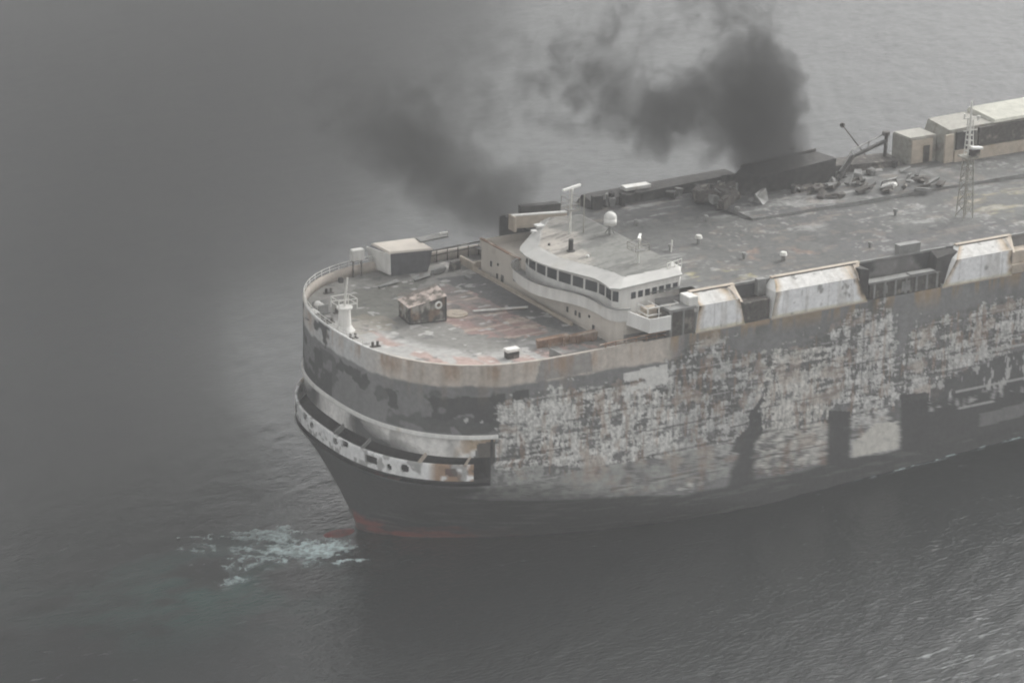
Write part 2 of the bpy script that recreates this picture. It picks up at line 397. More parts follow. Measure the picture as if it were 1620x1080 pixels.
grid_obj('mooring_deck_wall', Pw, stain_wall(s2, z2), ship, M_HULL, smooth=True)
# bright lip
def ringband(name, th, prof, m, cols=None):
    """prof: list of (offset inboard, z) forming a closed section swept round the bow"""
    P = np.stack([bowring(th, o_, z=z_) for o_, z_ in prof+prof[:1]])
    return grid_obj(name, P, cols, ship, m)
ringband('lip_moulding', ths_bow, [(-.16, 10.72), (-.16, 11.02), (.05, 11.12), (.3, 10.95), (.3, 10.72)], M_PALE)
# low bulwark (white) standing outboard of the wall with fairleads
bx = (SS < -7.4); thq = THS[bx]; sq = SS[bx]
zq = np.linspace(6.75, 8.3, 13)
AL = A0+1.0
def lowring(th, off, z):
    c, s = outline(th, AL, B0, NN); return np.stack([XB-(AL-off)*c, (B0-off)*s, np.full(c.shape, float(z))], -1)
Pb = np.stack([lowring(thq, 0, z) for z in zq]); Pb2 = np.stack([lowring(thq, .22, z) for z in zq])
sB = np.repeat(sq[None], len(zq), 0); zB = np.repeat(zq[:, None], len(sq), 1)
cb = np.ones(sB.shape+(3,))*np.array((.84, .835, .82))*(.85+.3*fbm(sB*.8, zB*.5, 5, 3))[..., None]
cb = mix(cb, (.36, .24, .16), sst(-11.6, -10.6, sB)*sst(.35, .5, fbm(sB*1.1, zB, 6, 3)))
cb = mix(cb, (.12, .07, .06), inpoly(sB, zB, [(-9.9, 7.9), (-8.9, 7.9), (-8.9, 7.2), (-9.9, 7.2)], .15))
cb = mix(cb, (.13, .12, .11), sst(.62, .68, fbm(sB*1.3, zB*1.3, 16, 3))*.6)
szc = (sB[:-1, :-1]+sB[1:, 1:])/2; zzc = (zB[:-1, :-1]+zB[1:, 1:])/2
pt = (np.repeat(thq[None], len(zq), 0) <= 0)[:-1, :-1]
hole = (np.hypot(szc+15.2, zzc-7.35) < .3) | (np.hypot(szc+13.6, zzc-7.5) < .42) | (np.hypot(szc+22.6, zzc-7.7) < .36) | ((np.abs(szc+17.3) < .7) & (zzc > 7.1) & (zzc < 7.95)) | ((np.abs(szc+20.9) < .45) & (zzc > 7.7))
low_b = grid_obj('mooring_bulwark', np.concatenate([Pb, Pb2[::-1], Pb[:1]]), np.concatenate([cb, cb[::-1], cb[:1]]), ship, M_HULL,
    keep=np.concatenate([~hole, np.ones((1, hole.shape[1]), bool), ~hole[::-1], np.ones((1, hole.shape[1]), bool)]), smooth=False)
# mooring deck floor and dark interior
mb = MB()
ringpts = [tuple(v) for v in bowring(ths_bow, .3, A=AL-.4)[:, :2].tolist()] if False else [(float(a), float(b)) for a, b, _ in lowring(THS[SS < XE+.3], .25, 0)]
mb.prism(ringpts, 6.45, 6.74); mb.build('mooring_deck_floor', M_DARK, ship)
mb = MB()
inner = [(float(a), float(b)) for a, b, _ in bowring(ths_bow[::6], 2.2)]
mb.prism(inner, 6.75, 8.9); mb.build('mooring_deck_bulkhead', M_DARK, ship)
mb = MB(); mb.box(XE-.25, XE+.35, -15.2, 15.2, 6.3, 10.9); mb.build('mooring_deck_bulkhead', M_DARK, ship)
for s_, wd in ((-12.3, .32), (-18.6, .3), (-22.9, .5), (-8.2, .18), (-12.3, -.32)):
    th = -abs(np.interp(s_, s_b[::-1], th_b[::-1])*-1) if False else float(np.interp(s_, s_b[::-1], th_b[::-1]))
    if wd < 0: th = -th; wd = -wd
    a = lowring(np.array([th]), .12, 8.25)[0]; b = bowring(np.array([th]), .14, z=9.0)[0]
    MB().bar(a, b, .16, wd).build('bulwark_stanchion', M_GREY if s_ < -15 else M_TAN, ship)
# bulbous bow
bb = MB().sph((-13.6, 0, -4.7), 1.0, (4.2, 2.2, 2.2), 28)
bb.build('bulbous_bow', mat('red boot topping', (.22, .055, .045), nscale=.8, namt=.4, stain=((.10, .07, .06), .55)), ship, True)

# ------------------------------------------------------------------ decks
def fill_cols_fore(x, y):
    c = np.ones(x.shape+(3,))*np.array((.21, .205, .19)); n1 = fbm(x*.25, y*.25, 101, 5); n2 = fbm(x*.9, y*.35, 102, 4); n3 = fbm(x*.3, y*1.4, 103, 4)
    c = c*(.75+.5*n1)[..., None]
    d = 1-(np.clip((XB-x)/A0, 0, 1)**NN+(np.abs(y)/B0)**NN)**(1/NN)       # 0 at the rim
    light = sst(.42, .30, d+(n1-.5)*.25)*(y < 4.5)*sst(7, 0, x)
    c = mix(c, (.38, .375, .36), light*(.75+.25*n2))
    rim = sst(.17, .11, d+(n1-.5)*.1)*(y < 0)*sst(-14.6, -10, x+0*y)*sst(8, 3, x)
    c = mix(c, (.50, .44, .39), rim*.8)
    c = mix(c, (.36, .25, .215), sst(.50, .62, n2)*sst(.2, .12, np.abs(d-.15))*(y < 1)*.8)
    # rusty fire scar
    red = inpoly(x, y, [(-3, 8.5), (2.5, 9.5), (4, 3), (5.2, -5.5), (3.2, -8.2), (-2, -5.5), (-4, -1), (-2.5, 2), (-1.5, 5)], 1.4)
    c = mix(c, (.27, .185, .17), red*(.35+.65*sst(.40, .62, n2)))
    c = mix(c, (.42, .34, .28), red*sst(.60, .66, n3)*.8)
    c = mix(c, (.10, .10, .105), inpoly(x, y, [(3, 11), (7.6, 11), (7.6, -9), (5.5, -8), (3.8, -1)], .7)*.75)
    c = mix(c, (.12, .12, .10), inpoly(x, y, [(-10, 9), (-4, 12), (2, 12), (-1.5, 7.5), (-3.5, 4), (-7, 3.2), (-11, 4.5)], 1.4)*.6)
    c = mix(c, (.27, .235, .18), inpoly(x, y, [(-11.5, 4), (-8, 5), (-7, 1.5), (-9, -.2), (-11.7, .5)], .9)*.45)
    c = mix(c, (.11, .11, .11), sst(.63, .70, fbm(x*.8, y*.8, 104, 4))*.6)
    c = mix(c, (.48, .47, .45), sst(.68, .73, fbm(x*.9+9, y*1.2, 105, 4))*.7)
    c = mix(c, (.12, .12, .12), inpoly(x, y, [(-13.6, 9), (-11.5, 8), (-12, 4.2), (-14.2, 4)], .4)*sst(.45, .5, fbm(x*1.4, y*1.4, 106, 3))*.8)
    return c
# radial grid filling the bow outline
kk = np.linspace(0, 1, 120)
cc, ssn = outline(THS, A0, B0, NN)
ox, oy = XB-(A0-.2)*cc, (B0-.2)*ssn
Pd = np.zeros((len(kk), len(THS), 3))
cx0, cy0 = XB, 0
Pd[..., 0] = cx0+(ox-cx0)[None]*kk[:, None]; Pd[..., 1] = cy0+(oy-cy0)[None]*kk[:, None]; Pd[..., 2] = 16.8
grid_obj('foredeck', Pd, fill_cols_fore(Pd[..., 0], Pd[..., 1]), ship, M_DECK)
gx, gy = np.meshgrid(np.arange(XB, 11.01, .15), np.arange(-15.9, 15.91, .15), indexing='ij')
hole_d = (gx[:-1, :-1] > .9) & (gx[:-1, :-1] < 7.0) & (gy[:-1, :-1] < -13.4)*True
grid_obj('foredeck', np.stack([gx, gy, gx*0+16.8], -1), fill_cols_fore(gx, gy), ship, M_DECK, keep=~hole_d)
# rim cap of the bulwark and its inner face
prof = [(0.0, 17.70), (.0, 17.78), (.28, 17.78), (.28, 16.7), (.02, 16.7)]
Pr = np.stack([np.concatenate([np.array([[9.2, -B0+o_, z_]]), bowring(THS, o_, z=z_), np.array([[12, B0-o_, z_]])]) for o_, z_ in prof])
srim = np.concatenate([[9.2], SS, [12]]); s3 = np.repeat(srim[None], len(prof), 0)
cr = np.ones(s3.shape+(3,))*np.array((.42, .375, .33)); cr = mix(cr, (.46, .46, .45), sst(-14, -20, s3))
cr = cr*(.8+.4*fbm(s3*1.2, s3*0+Pr[..., 2], 120, 3))[..., None]
grid_obj('foredeck_bulwark', Pr, cr, ship, M_HULL)
# recessed side pocket on the port edge of the foredeck
MB().box(.9, 7.0, -15.85, -13.45, 15.5, 15.7).build('side_pocket', M_GREY, ship)
mb = MB(); mb.box(.9, 7.05, -13.5, -13.4, 15.7, 16.85); mb.box(.8, .9, -15.85, -13.4, 15.6, 17.72); mb.box(7.0, 7.1, -15.85, -13.4, 15.6, 17.2)
mb.build('side_pocket_wall', M_GREY, ship)
mb = MB()
pts = [(1.0, -10.8), (4.2, -11.1), (7.1, -11.3)]
for (a, b) in zip(pts[:-1], pts[1:]): mb.hexa([(a[0], a[1], 16.8), (b[0], b[1], 16.8), (b[0], b[1]-.15, 16.8), (a[0], a[1]-.15, 16.8)], [(a[0], a[1]+.25, 17.6), (b[0], b[1]+.25, 17.75), (b[0], b[1]-.3, 17.7), (a[0], a[1]-.3, 17.55)])
for x_ in (2, 3.5, 5, 6.6): mb.box(x_-.08, x_+.08, -11.6, -11.2, 16.8, 17.5)
mb.jitter(.04, 3); mb.build('buckled_breakwater', M_RUST, ship)

def fill_cols_roof(x, y):
    n1 = fbm(x*.12, y*.12, 201, 5); n2 = fbm(x*.5, y*.35, 202, 4); n3 = fbm(x*.35, y*1.2, 203, 4)
    c = np.ones(x.shape+(3,))*np.array((.100, .101, .096))*(.72+.56*n1)[..., None]*(.85+.3*n2)[..., None]
    c = mix(c, (.24, .16, .12), inpoly(x, y, [(23, -8), (31, -6), (33, -10), (26, -12)], 1.5)*sst(.45, .6, n2)*.6)
    c = mix(c, (.30, .26, .11), inpoly(x, y, [(18, -9), (24, -11), (23, -13.5), (18, -13)], 1)*sst(.45, .6, n3)*.6)
    c = mix(c, (.29, .25, .14), inpoly(x, y, [(54, -2), (75, 0), (75, -8), (56, -12)], 1.5)*sst(.5, .62, n3)*.5)
    c = mix(c, (.065, .065, .065), inpoly(x, y, [(20, 14.5), (38, 14.5), (38, 4.5), (30, 4.8), (22, 7)], .8)*.8)
    c = mix(c, (.055, .055, .055), inpoly(x, y, [(33, 8), (43, 6), (46, -2), (42, -9), (36, -13), (34, -5)], 2.)*.55)
    c = mix(c, (.09, .09, .09), inpoly(x, y, [(34, -8), (60, -10), (60, -14.3), (36, -14.3)], 1.)*.7)
    c = mix(c, (.08, .08, .08), sst(.60, .68, fbm(x*.6, y*.5, 204, 4))*.5)
    c = mix(c, (.33, .33, .315), sst(.60, .66, n3)*sst(.45, .6, n1)*.45)
    c = mix(c, (.34, .335, .32), sst(.64, .70, fbm(x*2.0, y*1.6, 205, 4))*sst(.4, .6, fbm(x*.2, y*.2, 206, 3))*.5)
    c = mix(c, (.07, .07, .07), ((np.abs((y % 4.8)-2.4) < .14))*sst(.4, .6, fbm(x*.3, y*.3, 207, 3))*.5)
    c = mix(c, (.20, .165, .135), sst(.60, .72, fbm(x*.5, y*1.1, 208, 5))*.35)
    c = mix(c, (.05, .05, .05), sst(.54, .66, fbm(x*1.1, y*.9, 209, 5, .62))*.45)
    return c
xs = np.concatenate([np.arange(12, 78, .25), np.linspace(78, 160, 30)]); ys = np.arange(-14.3, 14.31, .25)
gx, gy = np.meshgrid(xs, ys, indexing='ij')
k9 = ~((gx[:-1, :-1] < 16.5) & (gy[:-1, :-1] < -13))
warp = (fbm(gx*.15, gy*.15, 210, 3)-.5)*.35
grid_obj('roof_deck', np.stack([gx, gy, 21.0+warp*sst(0, 3, 14.3-np.abs(gy))], -1), fill_cols_roof(gx, gy), ship, M_DECK, keep=k9)
def casing_cols(s, z):
    c = np.ones(s.shape+(3,))*np.array((.17, .165, .16))*(.6+.8*fbm(s*.6, z*.3, 301, 4))[..., None]
    return mix(c, (.06, .06, .06), sst(.48, .56, fbm(s*.25, z*.5, 302, 3)))
for yy, nm in ((-14.3, 'casing_wall'), (14.3, 'casing_wall')):
    gx, gz = np.meshgrid(np.arange(11.5, 160, .3), np.linspace(17.0, 21.0, 16), indexing='ij')
    grid_obj(nm, np.stack([gx, gx*0+yy, gz], -1), casing_cols(gx, gz), ship, M_HULL)
gx, gz = np.meshgrid(np.linspace(-14.3, 14.3, 60), np.linspace(16.8, 21.0, 12), indexing='ij')
grid_obj('casing_wall', np.stack([gx*0+19.95, gx, gz-.01], -1), casing_cols(gx+60, gz), ship, M_HULL)
for sgn in (-1, 1):
    gx, gy = np.meshgrid(np.arange(9.5, 160, .4), np.linspace(14.2, 16.1, 6)*sgn, indexing='ij')
    grid_obj('side_gutter', np.stack([gx, gy, gx*0+17.695], -1), casing_cols(gx+200, gy), ship, M_HULL)
# roof edge coaming
mb = MB()
mb.box(20, 23.4, -14.45, -14.2, 20.9, 21.12); mb.box(34.6, 45, -14.45, -14.2, 20.9, 21.1); mb.box(52, 160, -14.45, -14.2, 20.9, 21.12); mb.box(12, 160, 14.2, 14.5, 20.8, 21.05)
mb.build('roof_coaming', M_GREY, ship)
# white sloping casings projecting over the port side
M_CASE = mat('white casing paint with scorched ends', (.80, .795, .77), nscale=.9, namt=.10, streak=True, rough=.5)
def side_panel(x0b, x1b, x0f, x1f, x0t, x1t, lab):
    zb, zf, zt = 17.72, 20.25, 21.12; yo = -16.15
    r = thing_part = None
    mb = MB()
    a = [(x0b, yo, zb), (x1b, yo, zb), (x1b, -14.31, zb), (x0b, -14.31, zb)]
    b = [(x0f, yo, zf), (x1f, yo, zf), (x1f, -14.31, zf), (x0f, -14.31, zf)]
    c = [(x0t, yo+1.35, zt), (x1t, yo+1.35, zt), (x1t, -14.31, zt), (x0t, -14.31, zt)]
    # lower plate with chamfered aft corner
    mb.loft([a, b, c]); o = mb.build('sloped_casing', M_CASE, ship, label=lab)
    def face(p00, p10, p11, p01, sd, up_):
        n_, m_ = int((x1b-x0b)*7), 16; u = np.linspace(0, 1, n_)[:, None, None]; v = np.linspace(0, 1, m_)[None, :, None]
        P_ = (np.array(p00)*(1-u)+np.array(p10)*u)*(1-v)+(np.array(p01)*(1-u)+np.array(p11)*u)*v
        X_, V_ = P_[..., 0], np.repeat(v[..., 0], n_, 0); U_ = np.repeat(u[..., 0], m_, 1)
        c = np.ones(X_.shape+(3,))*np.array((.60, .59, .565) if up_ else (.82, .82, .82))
        c = c*(.88+.16*fbm(X_*2.2, V_*.6, sd, 4))[..., None]
        wob = (fbm(X_*1.1, V_*3+sd, sd+1, 4)-.5)*1.6
        dl = (U_*(x1b-x0b)); dr = (1-U_)*(x1b-x0b)
        br = np.maximum(sst(2.3 if up_ else .9, .1, dr+wob*.8), sst(1.0, .0, dl+wob*.5))
        c = mix(c, (.42, .30, .17), br*.85); c = mix(c, (.09, .075, .06), np.maximum(sst(1.0 if up_ else .3, -.1, dr+wob*.7), sst(.28, -.1, dl+wob*.5)))
        c = mix(c, (.50, .46, .30), sst(.16, .02, V_+wob*.05)*(0 if up_ else .7))
        c = mix(c, (.45, .43, .40), sst(.58, .70, fbm(X_*1.6, V_*.35, sd+5, 4))*.5)
        c = mix(c, (.35, .34, .32), (np.abs((X_ % 2.6)-1.3) < .08)*.35)
        c = mix(c, (.16, .15, .14), sst(.72, .76, fbm(X_*.9, V_*2.2, sd+6, 4))*.7)
        grid_obj('face_plate', P_, c, o, M_HULL)
    face((x0b, yo-.012, zb), (x1b, yo-.012, zb), (x1f, yo-.012, zf), (x0f, yo-.012, zf), int(x0b), False)
    face((x0f, yo-.012, zf+.012), (x1f, yo-.012, zf+.012), (x1t, yo+1.34, zt+.014), (x0t, yo+1.34, zt+.014), int(x0b)+9, True)
    mb = MB(); mb.box(x0b-.02, x1b+.02, yo-.05, yo+.1, zb-.12, zb+.02); mb.build('edge_strip', M_TAN, o)
    mb = MB()
    mb.hexa([(x1f, yo+.02, zf-.25), (x1f+.62, yo+.3, zf-.5), (x1f+.62, -14.35, zf-.5), (x1f, -14.35, zf-.25)],
            [(x1t-.02, yo+1.3, zt+.02), (x1t+.75, yo+1.4, zt+.04), (x1t+.75, -14.35, zt+.04), (x1t-.02, -14.35, zt+.02)])
    mb.build('scorched_end', M_TAN, o)
    mb = MB(); mb.box(x0t-.2, x1t+.9, -14.7, -14.25, zt-.05, zt+.1); mb.build('ridge_cap', M_TAN, o)
    mb = MB(); mb.box(x0t-.1, x1t+.3, -14.85, -14.72, zt-.02, zt+.06); mb.build('ridge_gap', M_DARK, o)
    return o
side_panel(14.9, 20.4, 15.2, 19.7, 15.3, 19.2, 'short white sloping casing nearest the bridge')
side_panel(23.4, 34.5, 23.8, 33.2, 24.5, 33.6, 'long white sloping casing in the middle of the port side')
side_panel(43.5, 52.0, 45.0, 51.9, 46.3, 52.0, 'white sloping casing farthest aft with a charred forward end')
side_panel(60.0, 70.0, 60.6, 69, 61, 69, 'white sloping casing further aft')
mb = MB(); mb.box(33.6, 34.6, -16.0, -14.35, 18.0, 20.9).jitter(.1, 5)
mb.build('charred_casing_end', M_DARK, ship)
mb = MB(); mb.hexa([(42.6, -16.0, 18.3), (44.0, -16.1, 18.0), (44, -14.4, 18), (42.6, -14.4, 18.3)], [(43.2, -15.6, 20.6), (46.6, -15.2, 20.9), (46.6, -14.4, 20.9), (43.2, -14.4, 20.9)])
mb.jitter(.1, 8); mb.build('charred_casing_end', M_DARK, ship)
# recess boxes between the casings
mb = MB(); mb.box(20.5, 23.3, -15.9, -14.35, 17.75, 19.6).jitter(.06, 4); mb.build('vent_housing', M_CHAR, ship)
mb = MB(); mb.box(22.6, 23.5, -14.9, -14.32, 19.7, 21.3); mb.build('vent_housing', M_GREY, ship)
mb = MB(); mb.box(12.2, 14.7, -16.1, -14.35, 17.72, 20.1); mb.build('vent_housing', M_CHAR, ship)
mb = MB(); mb.box(12.0, 14.9, -16.2, -14.3, 20.1, 20.35); mb.box(12.0, 12.25, -16.2, -15.95, 17.75, 20.1); mb.box(13.4, 13.6, -16.2, -15.95, 17.75, 20.1); mb.build('vent_housing_frame', M_GREY, ship)
mb = MB(); mb.box(14.2, 15.25, -15.9, -14.3, 19.6, 21.15, bev=.05); mb.build('casing_nose', M_PALE, ship)
# gallery abaft the long casing: posts, ledge, dark wall
g = MB().box(34.8, 43.3, -16.08, -14.5, 17.75, 19.3).build('side_gallery', M_CHAR, ship)
mb = MB().box(34.6, 42.6, -16.2, -15.2, 19.3, 19.5).box(39.5, 42.4, -16.25, -15.5, 19.5, 19.62); mb.build('gallery_ledge', M_GREY, g)
for i in range(7): MB().box(35.2+i*1.25, 35.45+i*1.25, -16.16, -16.0, 17.8, 19.3).build('gallery_post', M_GREY, g)
MB().box(36.4, 36.9, -16.13, -16.07, 18.1, 18.9).jitter(.05, 3).build('buckled_panel', M_GREY, g); MB().box(38.6, 39.6, -16.13, -16.07, 18.0, 19.0).jitter(.05, 3).build('buckled_panel', M_GREY, g)
MB().box(39.4, 41.9, -14.4, -13.6, 21.0, 22.0).build('vent_housing', M_GREY, ship)
mb = MB().box(52.1, 60, -16.1, -14.5, 17.75, 18.6).box(52.1, 60, -15.8, -14.5, 18.6, 19.9); mb.build('side_gallery', M_TAN, ship)

# ------------------------------------------------------------------ deckhouse and bridge
def rounded(poly_pts): return poly_pts
house = [(7.7, 11.2)]
house += [(7.7, -12.3)]
for a in np.linspace(0, 90, 9)[1:]: house.append((7.7+1.5*(1-math.cos(R(a))), -12.3-1.5*math.sin(R(a))))
house += [(20, -13.8), (20, 11.2)]
house = house[::-1]
h = MB().prism(house, 16.8, 19.3).build('deckhouse', M_CREAM, ship)
# parapet round the top of the house
def wall_band(pts, z0, z1, th, name, m, parent, z1s=None):
    mb = MB(); n = len(pts); v = [Vector((x, y, 0)) for x, y in pts]; inn = []
    for i in range(n):
        d = (v[min(i+1, n-1)]-v[max(i-1, 0)]).normalized(); nn = Vector((-d.y, d.x, 0)); inn.append(v[i]+nn*th)
    rings = []
    for i in range(n):
        a, b = v[i], inn[i]; zt_ = z1 if z1s is None else z1s[i]; zb_ = z0 if not isinstance(z0, list) else z0[i]
        rings.append([(a.x, a.y, zb_), (b.x, b.y, zb_), (b.x, b.y, zt_), (a.x, a.y, zt_)])
    mb.loft(rings); return mb.build(name, m, parent)
wall_band([(7.7, 11.2), (7.7, 3.5)], 19.3, 20.15, -.15, 'parapet', M_CREAM, h)
wall_band([(20, 11.2), (7.7, 11.2)], 19.3, 20.0, -.15, 'parapet', M_CREAM, h)
wall_band([(7.71, 11.1), (7.71, 3.5)], 20.15, 20.27, -.3, 'parapet_cap', M_RUST, h)
# curved gangway in front of the bridge
gw = [(7.5, 3.6), (6.6, 2.9), (6.0, 1.9), (5.6, .5), (5.35, -1.6), (5.4, -3.3), (5.9, -4.9), (6.5, -6.2), (7.1, -7.4), (7.5, -8.8), (7.62, -10.4), (7.62, -12.3), (8.1, -13.4), (9.2, -13.87)]
def smooth_pts(p, k=4):
    p = np.array(p); t = np.arange(len(p)); tt = np.linspace(0, len(p)-1, (len(p)-1)*k+1); out = []
    for u in tt:
        i = int(min(u, len(p)-2)); f = u-i
        p0, p1, p2, p3 = p[max(i-1, 0)], p[i], p[i+1], p[min(i+2, len(p)-1)]
        out.append(tuple(.5*((2*p1)+(-p0+p2)*f+(2*p0-5*p1+4*p2-p3)*f*f+(-p0+3*p1-3*p2+p3)*f**3)))
    return out
gws = smooth_pts(gw)
zb_l = [19.05 for x, y in gws]
pr = wall_band(gws, zb_l, 20.25, -.12, 'gangway_parapet', M_PALE, h)
MB().prism([(x, y) for x, y in gws][::-1] + [(9.5, 3.6), (9.5, -13.6)][:0] + [(9.0, 3.6)] + [(9.0, -13.5)], 19.05, 19.32).build('gangway_floor', M_GREY, h) if False else None
mb = MB(); vs = []
ring_o = [(x, y, 19.2) for x, y in gws]; ring_i = [(9.6, max(y, -13.0), 19.2) for x, y in gws]
mb.loft([ring_o, ring_i, [(9.6, max(y, -13.0), 19.0) for x, y in gws], [(x, y, 19.0) for x, y in gws]], closed=False); mb.build('gangway_floor', M_GREY, h)
wall_band([(x-.05, y) for x, y in gws if y > -13.9], 20.25, 20.33, -.26, 'parapet_cap', M_GREY, h)
# lower bulging wall and the rounded port corner under it
# windows and ports in the house front (front face x = 7.7)
for y_, z_, w_, hh in ((9.2, 18.1, .3, .55), (7.9, 18.4, .22, .25), (8.0, 17.2, .3, .5), (7.0, 17.2, .45, .75), (4.7, 17.9, .3, .5), (.4, 18.4, .4, .35), (-2.4, 18.3, .55, .4), (-3.9, 18.4, .4, .35), (-5.2, 17.8, .28, .5), (-6.7, 17.9, .28, .5), (-7.4, 17.9, .28, .5), (-9.1, 18.3, .25, .25), (-9.9, 17.3, .35, .75), (2.6, 18.0, .3, .4)):
    MB().box(7.62, 7.72, y_-w_/2, y_+w_/2, z_-hh/2, z_+hh/2, bev=.02).build('porthole', M_DARK, h)
MB().box(7.0, 7.25, -7, 13.0, 16.8, 17.15).box(6.95, 9.0, 12.0, 12.3, 16.8, 17.5).box(6.95, 7.2, 11.3, 14.2, 16.8, 17.6).build('base_coaming', M_TAN, h)
# bridge
br_front = [(8.6, 2.9), (6.9, 1.3), (6.55, .2), (6.4, -1.5), (6.5, -3.2), (6.8, -4.8), (7.3, -6.5), (7.75, -8.0), (8.3, -9.6), (8.35, -10.8), (8.15, -12.2), (8.6, -12.75), (9.6, -12.8), (15.6, -12.15), (17.0, -10.2), (17.0, 7.4), (12.6, 8.2)]
br = MB().prism(br_front[::-1], 19.3, 22.05).build('bridge', M_PALE, ship)
def win(p, q, z0, z1, n, gap=.14):
    p, q = Vector((*p, 0)), Vector((*q, 0)); d = (q-p).normalized(); L_ = (q-p).length; nn = Vector((d.y, -d.x, 0))
    wl = (L_-gap*(n+1))/n
    for i in range(n):
        a = p+d*(gap+i*(wl+gap)); b = a+d*wl
        c = [a+nn*.05, b+nn*.05, b-nn*.03, a-nn*.03]
        rak = -nn*.0
        f = MB().loft([[(v.x, v.y, z0) for v in c], [(v.x, v.y, z1) for v in c]]).build('bridge_window', M_GLASS, br)
        e = MB()
        for (u0, u1, za, zb) in ((-.05, wl+.05, z0-.06, z0), (-.05, wl+.05, z1, z1+.05), (-.05, 0, z0, z1), (wl, wl+.05, z0, z1)):
            s0, s1 = a+d*u0, a+d*u1; cc_ = [s0+nn*.075, s1+nn*.075, s1-nn*.03, s0-nn*.03]
            e.loft([[(v.x, v.y, za) for v in cc_], [(v.x, v.y, zb) for v in cc_]])
        e.build('frame', M_PALE, f)
zw0, zw1 = 20.65, 21.65
for i, n in ((0, 2), (1, 1), (2, 1), (3, 1), (4, 1), (5, 1), (6, 1), (7, 1), (8, 1), (9, 1)):
    # (normal must point outward, so walk from port to starboard)
    win(br_front[i+1], br_front[i], zw0, zw1, n, .12)
win(br_front[11], br_front[10], zw0, zw1, 1, .06)
win(br_front[13], br_front[12], 20.75, 21.4, 7, .24)
# roof visor: outer edge low, inner edge higher
ro = [(9.3, 4.6), (6.6, 1.9), (5.95, .8), (5.6, -.8), (5.6, -2.3), (5.8, -3.7), (6.2, -5.4), (6.8, -6.8), (7.3, -8.1), (7.85, -9.4), (7.9, -10.7), (7.6, -12.6), (8.3, -13.2), (9.8, -13.0), (15.8, -12.3), (16.6, -10.4), (16.6, 7.2), (12.9, 8.2)]
ri = [(10.2, 4.2), (8.3, 1.3), (7.6, .3), (7.3, -.9), (7.3, -2.4), (7.5, -3.7), (7.9, -5.0), (8.4, -6.3), (9.0, -7.8), (9.5, -9.2), (9.7, -10.3), (9.6, -11.2), (9.9, -11.5), (10.4, -11.5), (15.2, -11.0), (16.4, -9.8), (16.5, 7.0), (13.2, 7.6)]
vis = MB().loft([[(x, y, 21.98) for x, y in ro], [(x, y, 22.12) for x, y in ro], [(x, y, 22.5) for x, y in ri]]).build('bridge_visor', mat('sooty visor paint', (.42, .415, .395), nscale=.8, namt=.15, stain=((.36, .35, .32), .58)), ship)
xr, yr = np.meshgrid(np.arange(7.6, 17, .2), np.arange(-11.5, 8.2, .2), indexing='ij')
poly = ri
mk = inpoly(xr, yr, poly) > .5
kq = mk[:-1, :-1] & mk[1:, :-1] & mk[1:, 1:] & mk[:-1, 1:]
nr = fbm(xr*.5, yr*.5, 401, 4); cr2 = np.ones(xr.shape+(3,))*np.array((.33, .31, .275))
cr2 = mix(cr2, (.40, .37, .33), sst(-6, -2, yr)); cr2 = mix(cr2, (.19, .19, .175), sst(9.5, 12.5, xr-.30*yr+(nr-.5)*5))
cr2 = mix(cr2, (.10, .10, .095), sst(.55, .64, fbm(xr*.4, yr*2.2-xr*.8, 402, 4))*.6)
grid_obj('bridge_roof', np.stack([xr, yr, xr*0+22.52], -1), cr2, ship, M_DECK, keep=kq)
# roof edge fittings
MB().box(9.9, 10.1, 8.5, 9.8, 21.2, 22.7).build('roof_screen', M_TAN, ship)
sc2 = MB().bar((10.0, 9.3, 22.0), (15.4, 7.9, 22.0), .15, 1.3).build('roof_screen', M_TAN, ship)
MB().bar((9.95, 9.35, 22.68), (15.4, 7.95, 22.68), .45, .12).build('cap', M_PALE, sc2)
MB().box(12, 16, 10.2, 11.4, 20.6, 22.9, rz=-.2).jitter(.1, 2).build('charred_locker', M_DARK, ship)
# port bridge wing platform
wf = [(8.9, -13.3), (9.4, -16.6), (11.6, -16.6), (12.1, -13.3)]
wg = MB().prism(wf, 18.75, 19.0).build('wing_platform', M_GREY, ship)
wall_band([(8.7, -13.2), (9.4, -16.75), (11.75, -16.75)], 18.7, 20.05, .12, 'wing_screen', M_WHITE, wg)
wall_band([(11.75, -16.7), (12.05, -14.6)], 18.75, 19.9, .12, 'wing_screen', M_GREY, wg)
mb = MB()
for p_ in ((10.2, -13.4), (12.6, -13.4), (10.2, -15.2), (12.6, -15.2), (11.4, -15.2), (13.6, -15.0), (13.6, -13.4)): mb.tube((*p_, 19.0), (*p_, 20.5), .06)
for z_ in (19.8, 20.5): mb.path([(10.2, -13.4, z_), (10.2, -15.2, z_), (13.6, -15.1, z_), (13.6, -13.4, z_)], .055)
mb.path([(11.4, -15.2, 20.5), (11.4, -13.4, 20.5)], .05).build('wing_railing', M_PALE, wg)
MB().box(10.6, 14.0, -14.4, -13.35, 19.0, 20.1).build('wing_locker', M_TAN, ship)
MB().box(11.7, 12.2, -16.1, -14.0, 17.72, 20.0).build('wing_pillar', M_CHAR, ship)
mb = MB()
for i in range(7): mb.tube((5.2+i*1.1, -16.0, 17.7), (5.2+i*1.1, -16.0, 18.3), .05)
mb.path([(4.6, -15.9, 18.1), (8, -16.0, 18.25), (12.2, -16.0, 18.35)], .09); mb.path([(5, -16, 17.95), (12.2, -16.0, 18.0)], .05)
mb.build('edge_rail', M_RUST, ship)
MB().box(6.7, 8.8, -15.9, -13.7, 16.82, 17.0).box(8.6, 12.2, -15.9, -13.62, 16.7, 17.75).build('side_step', M_GREY, ship)

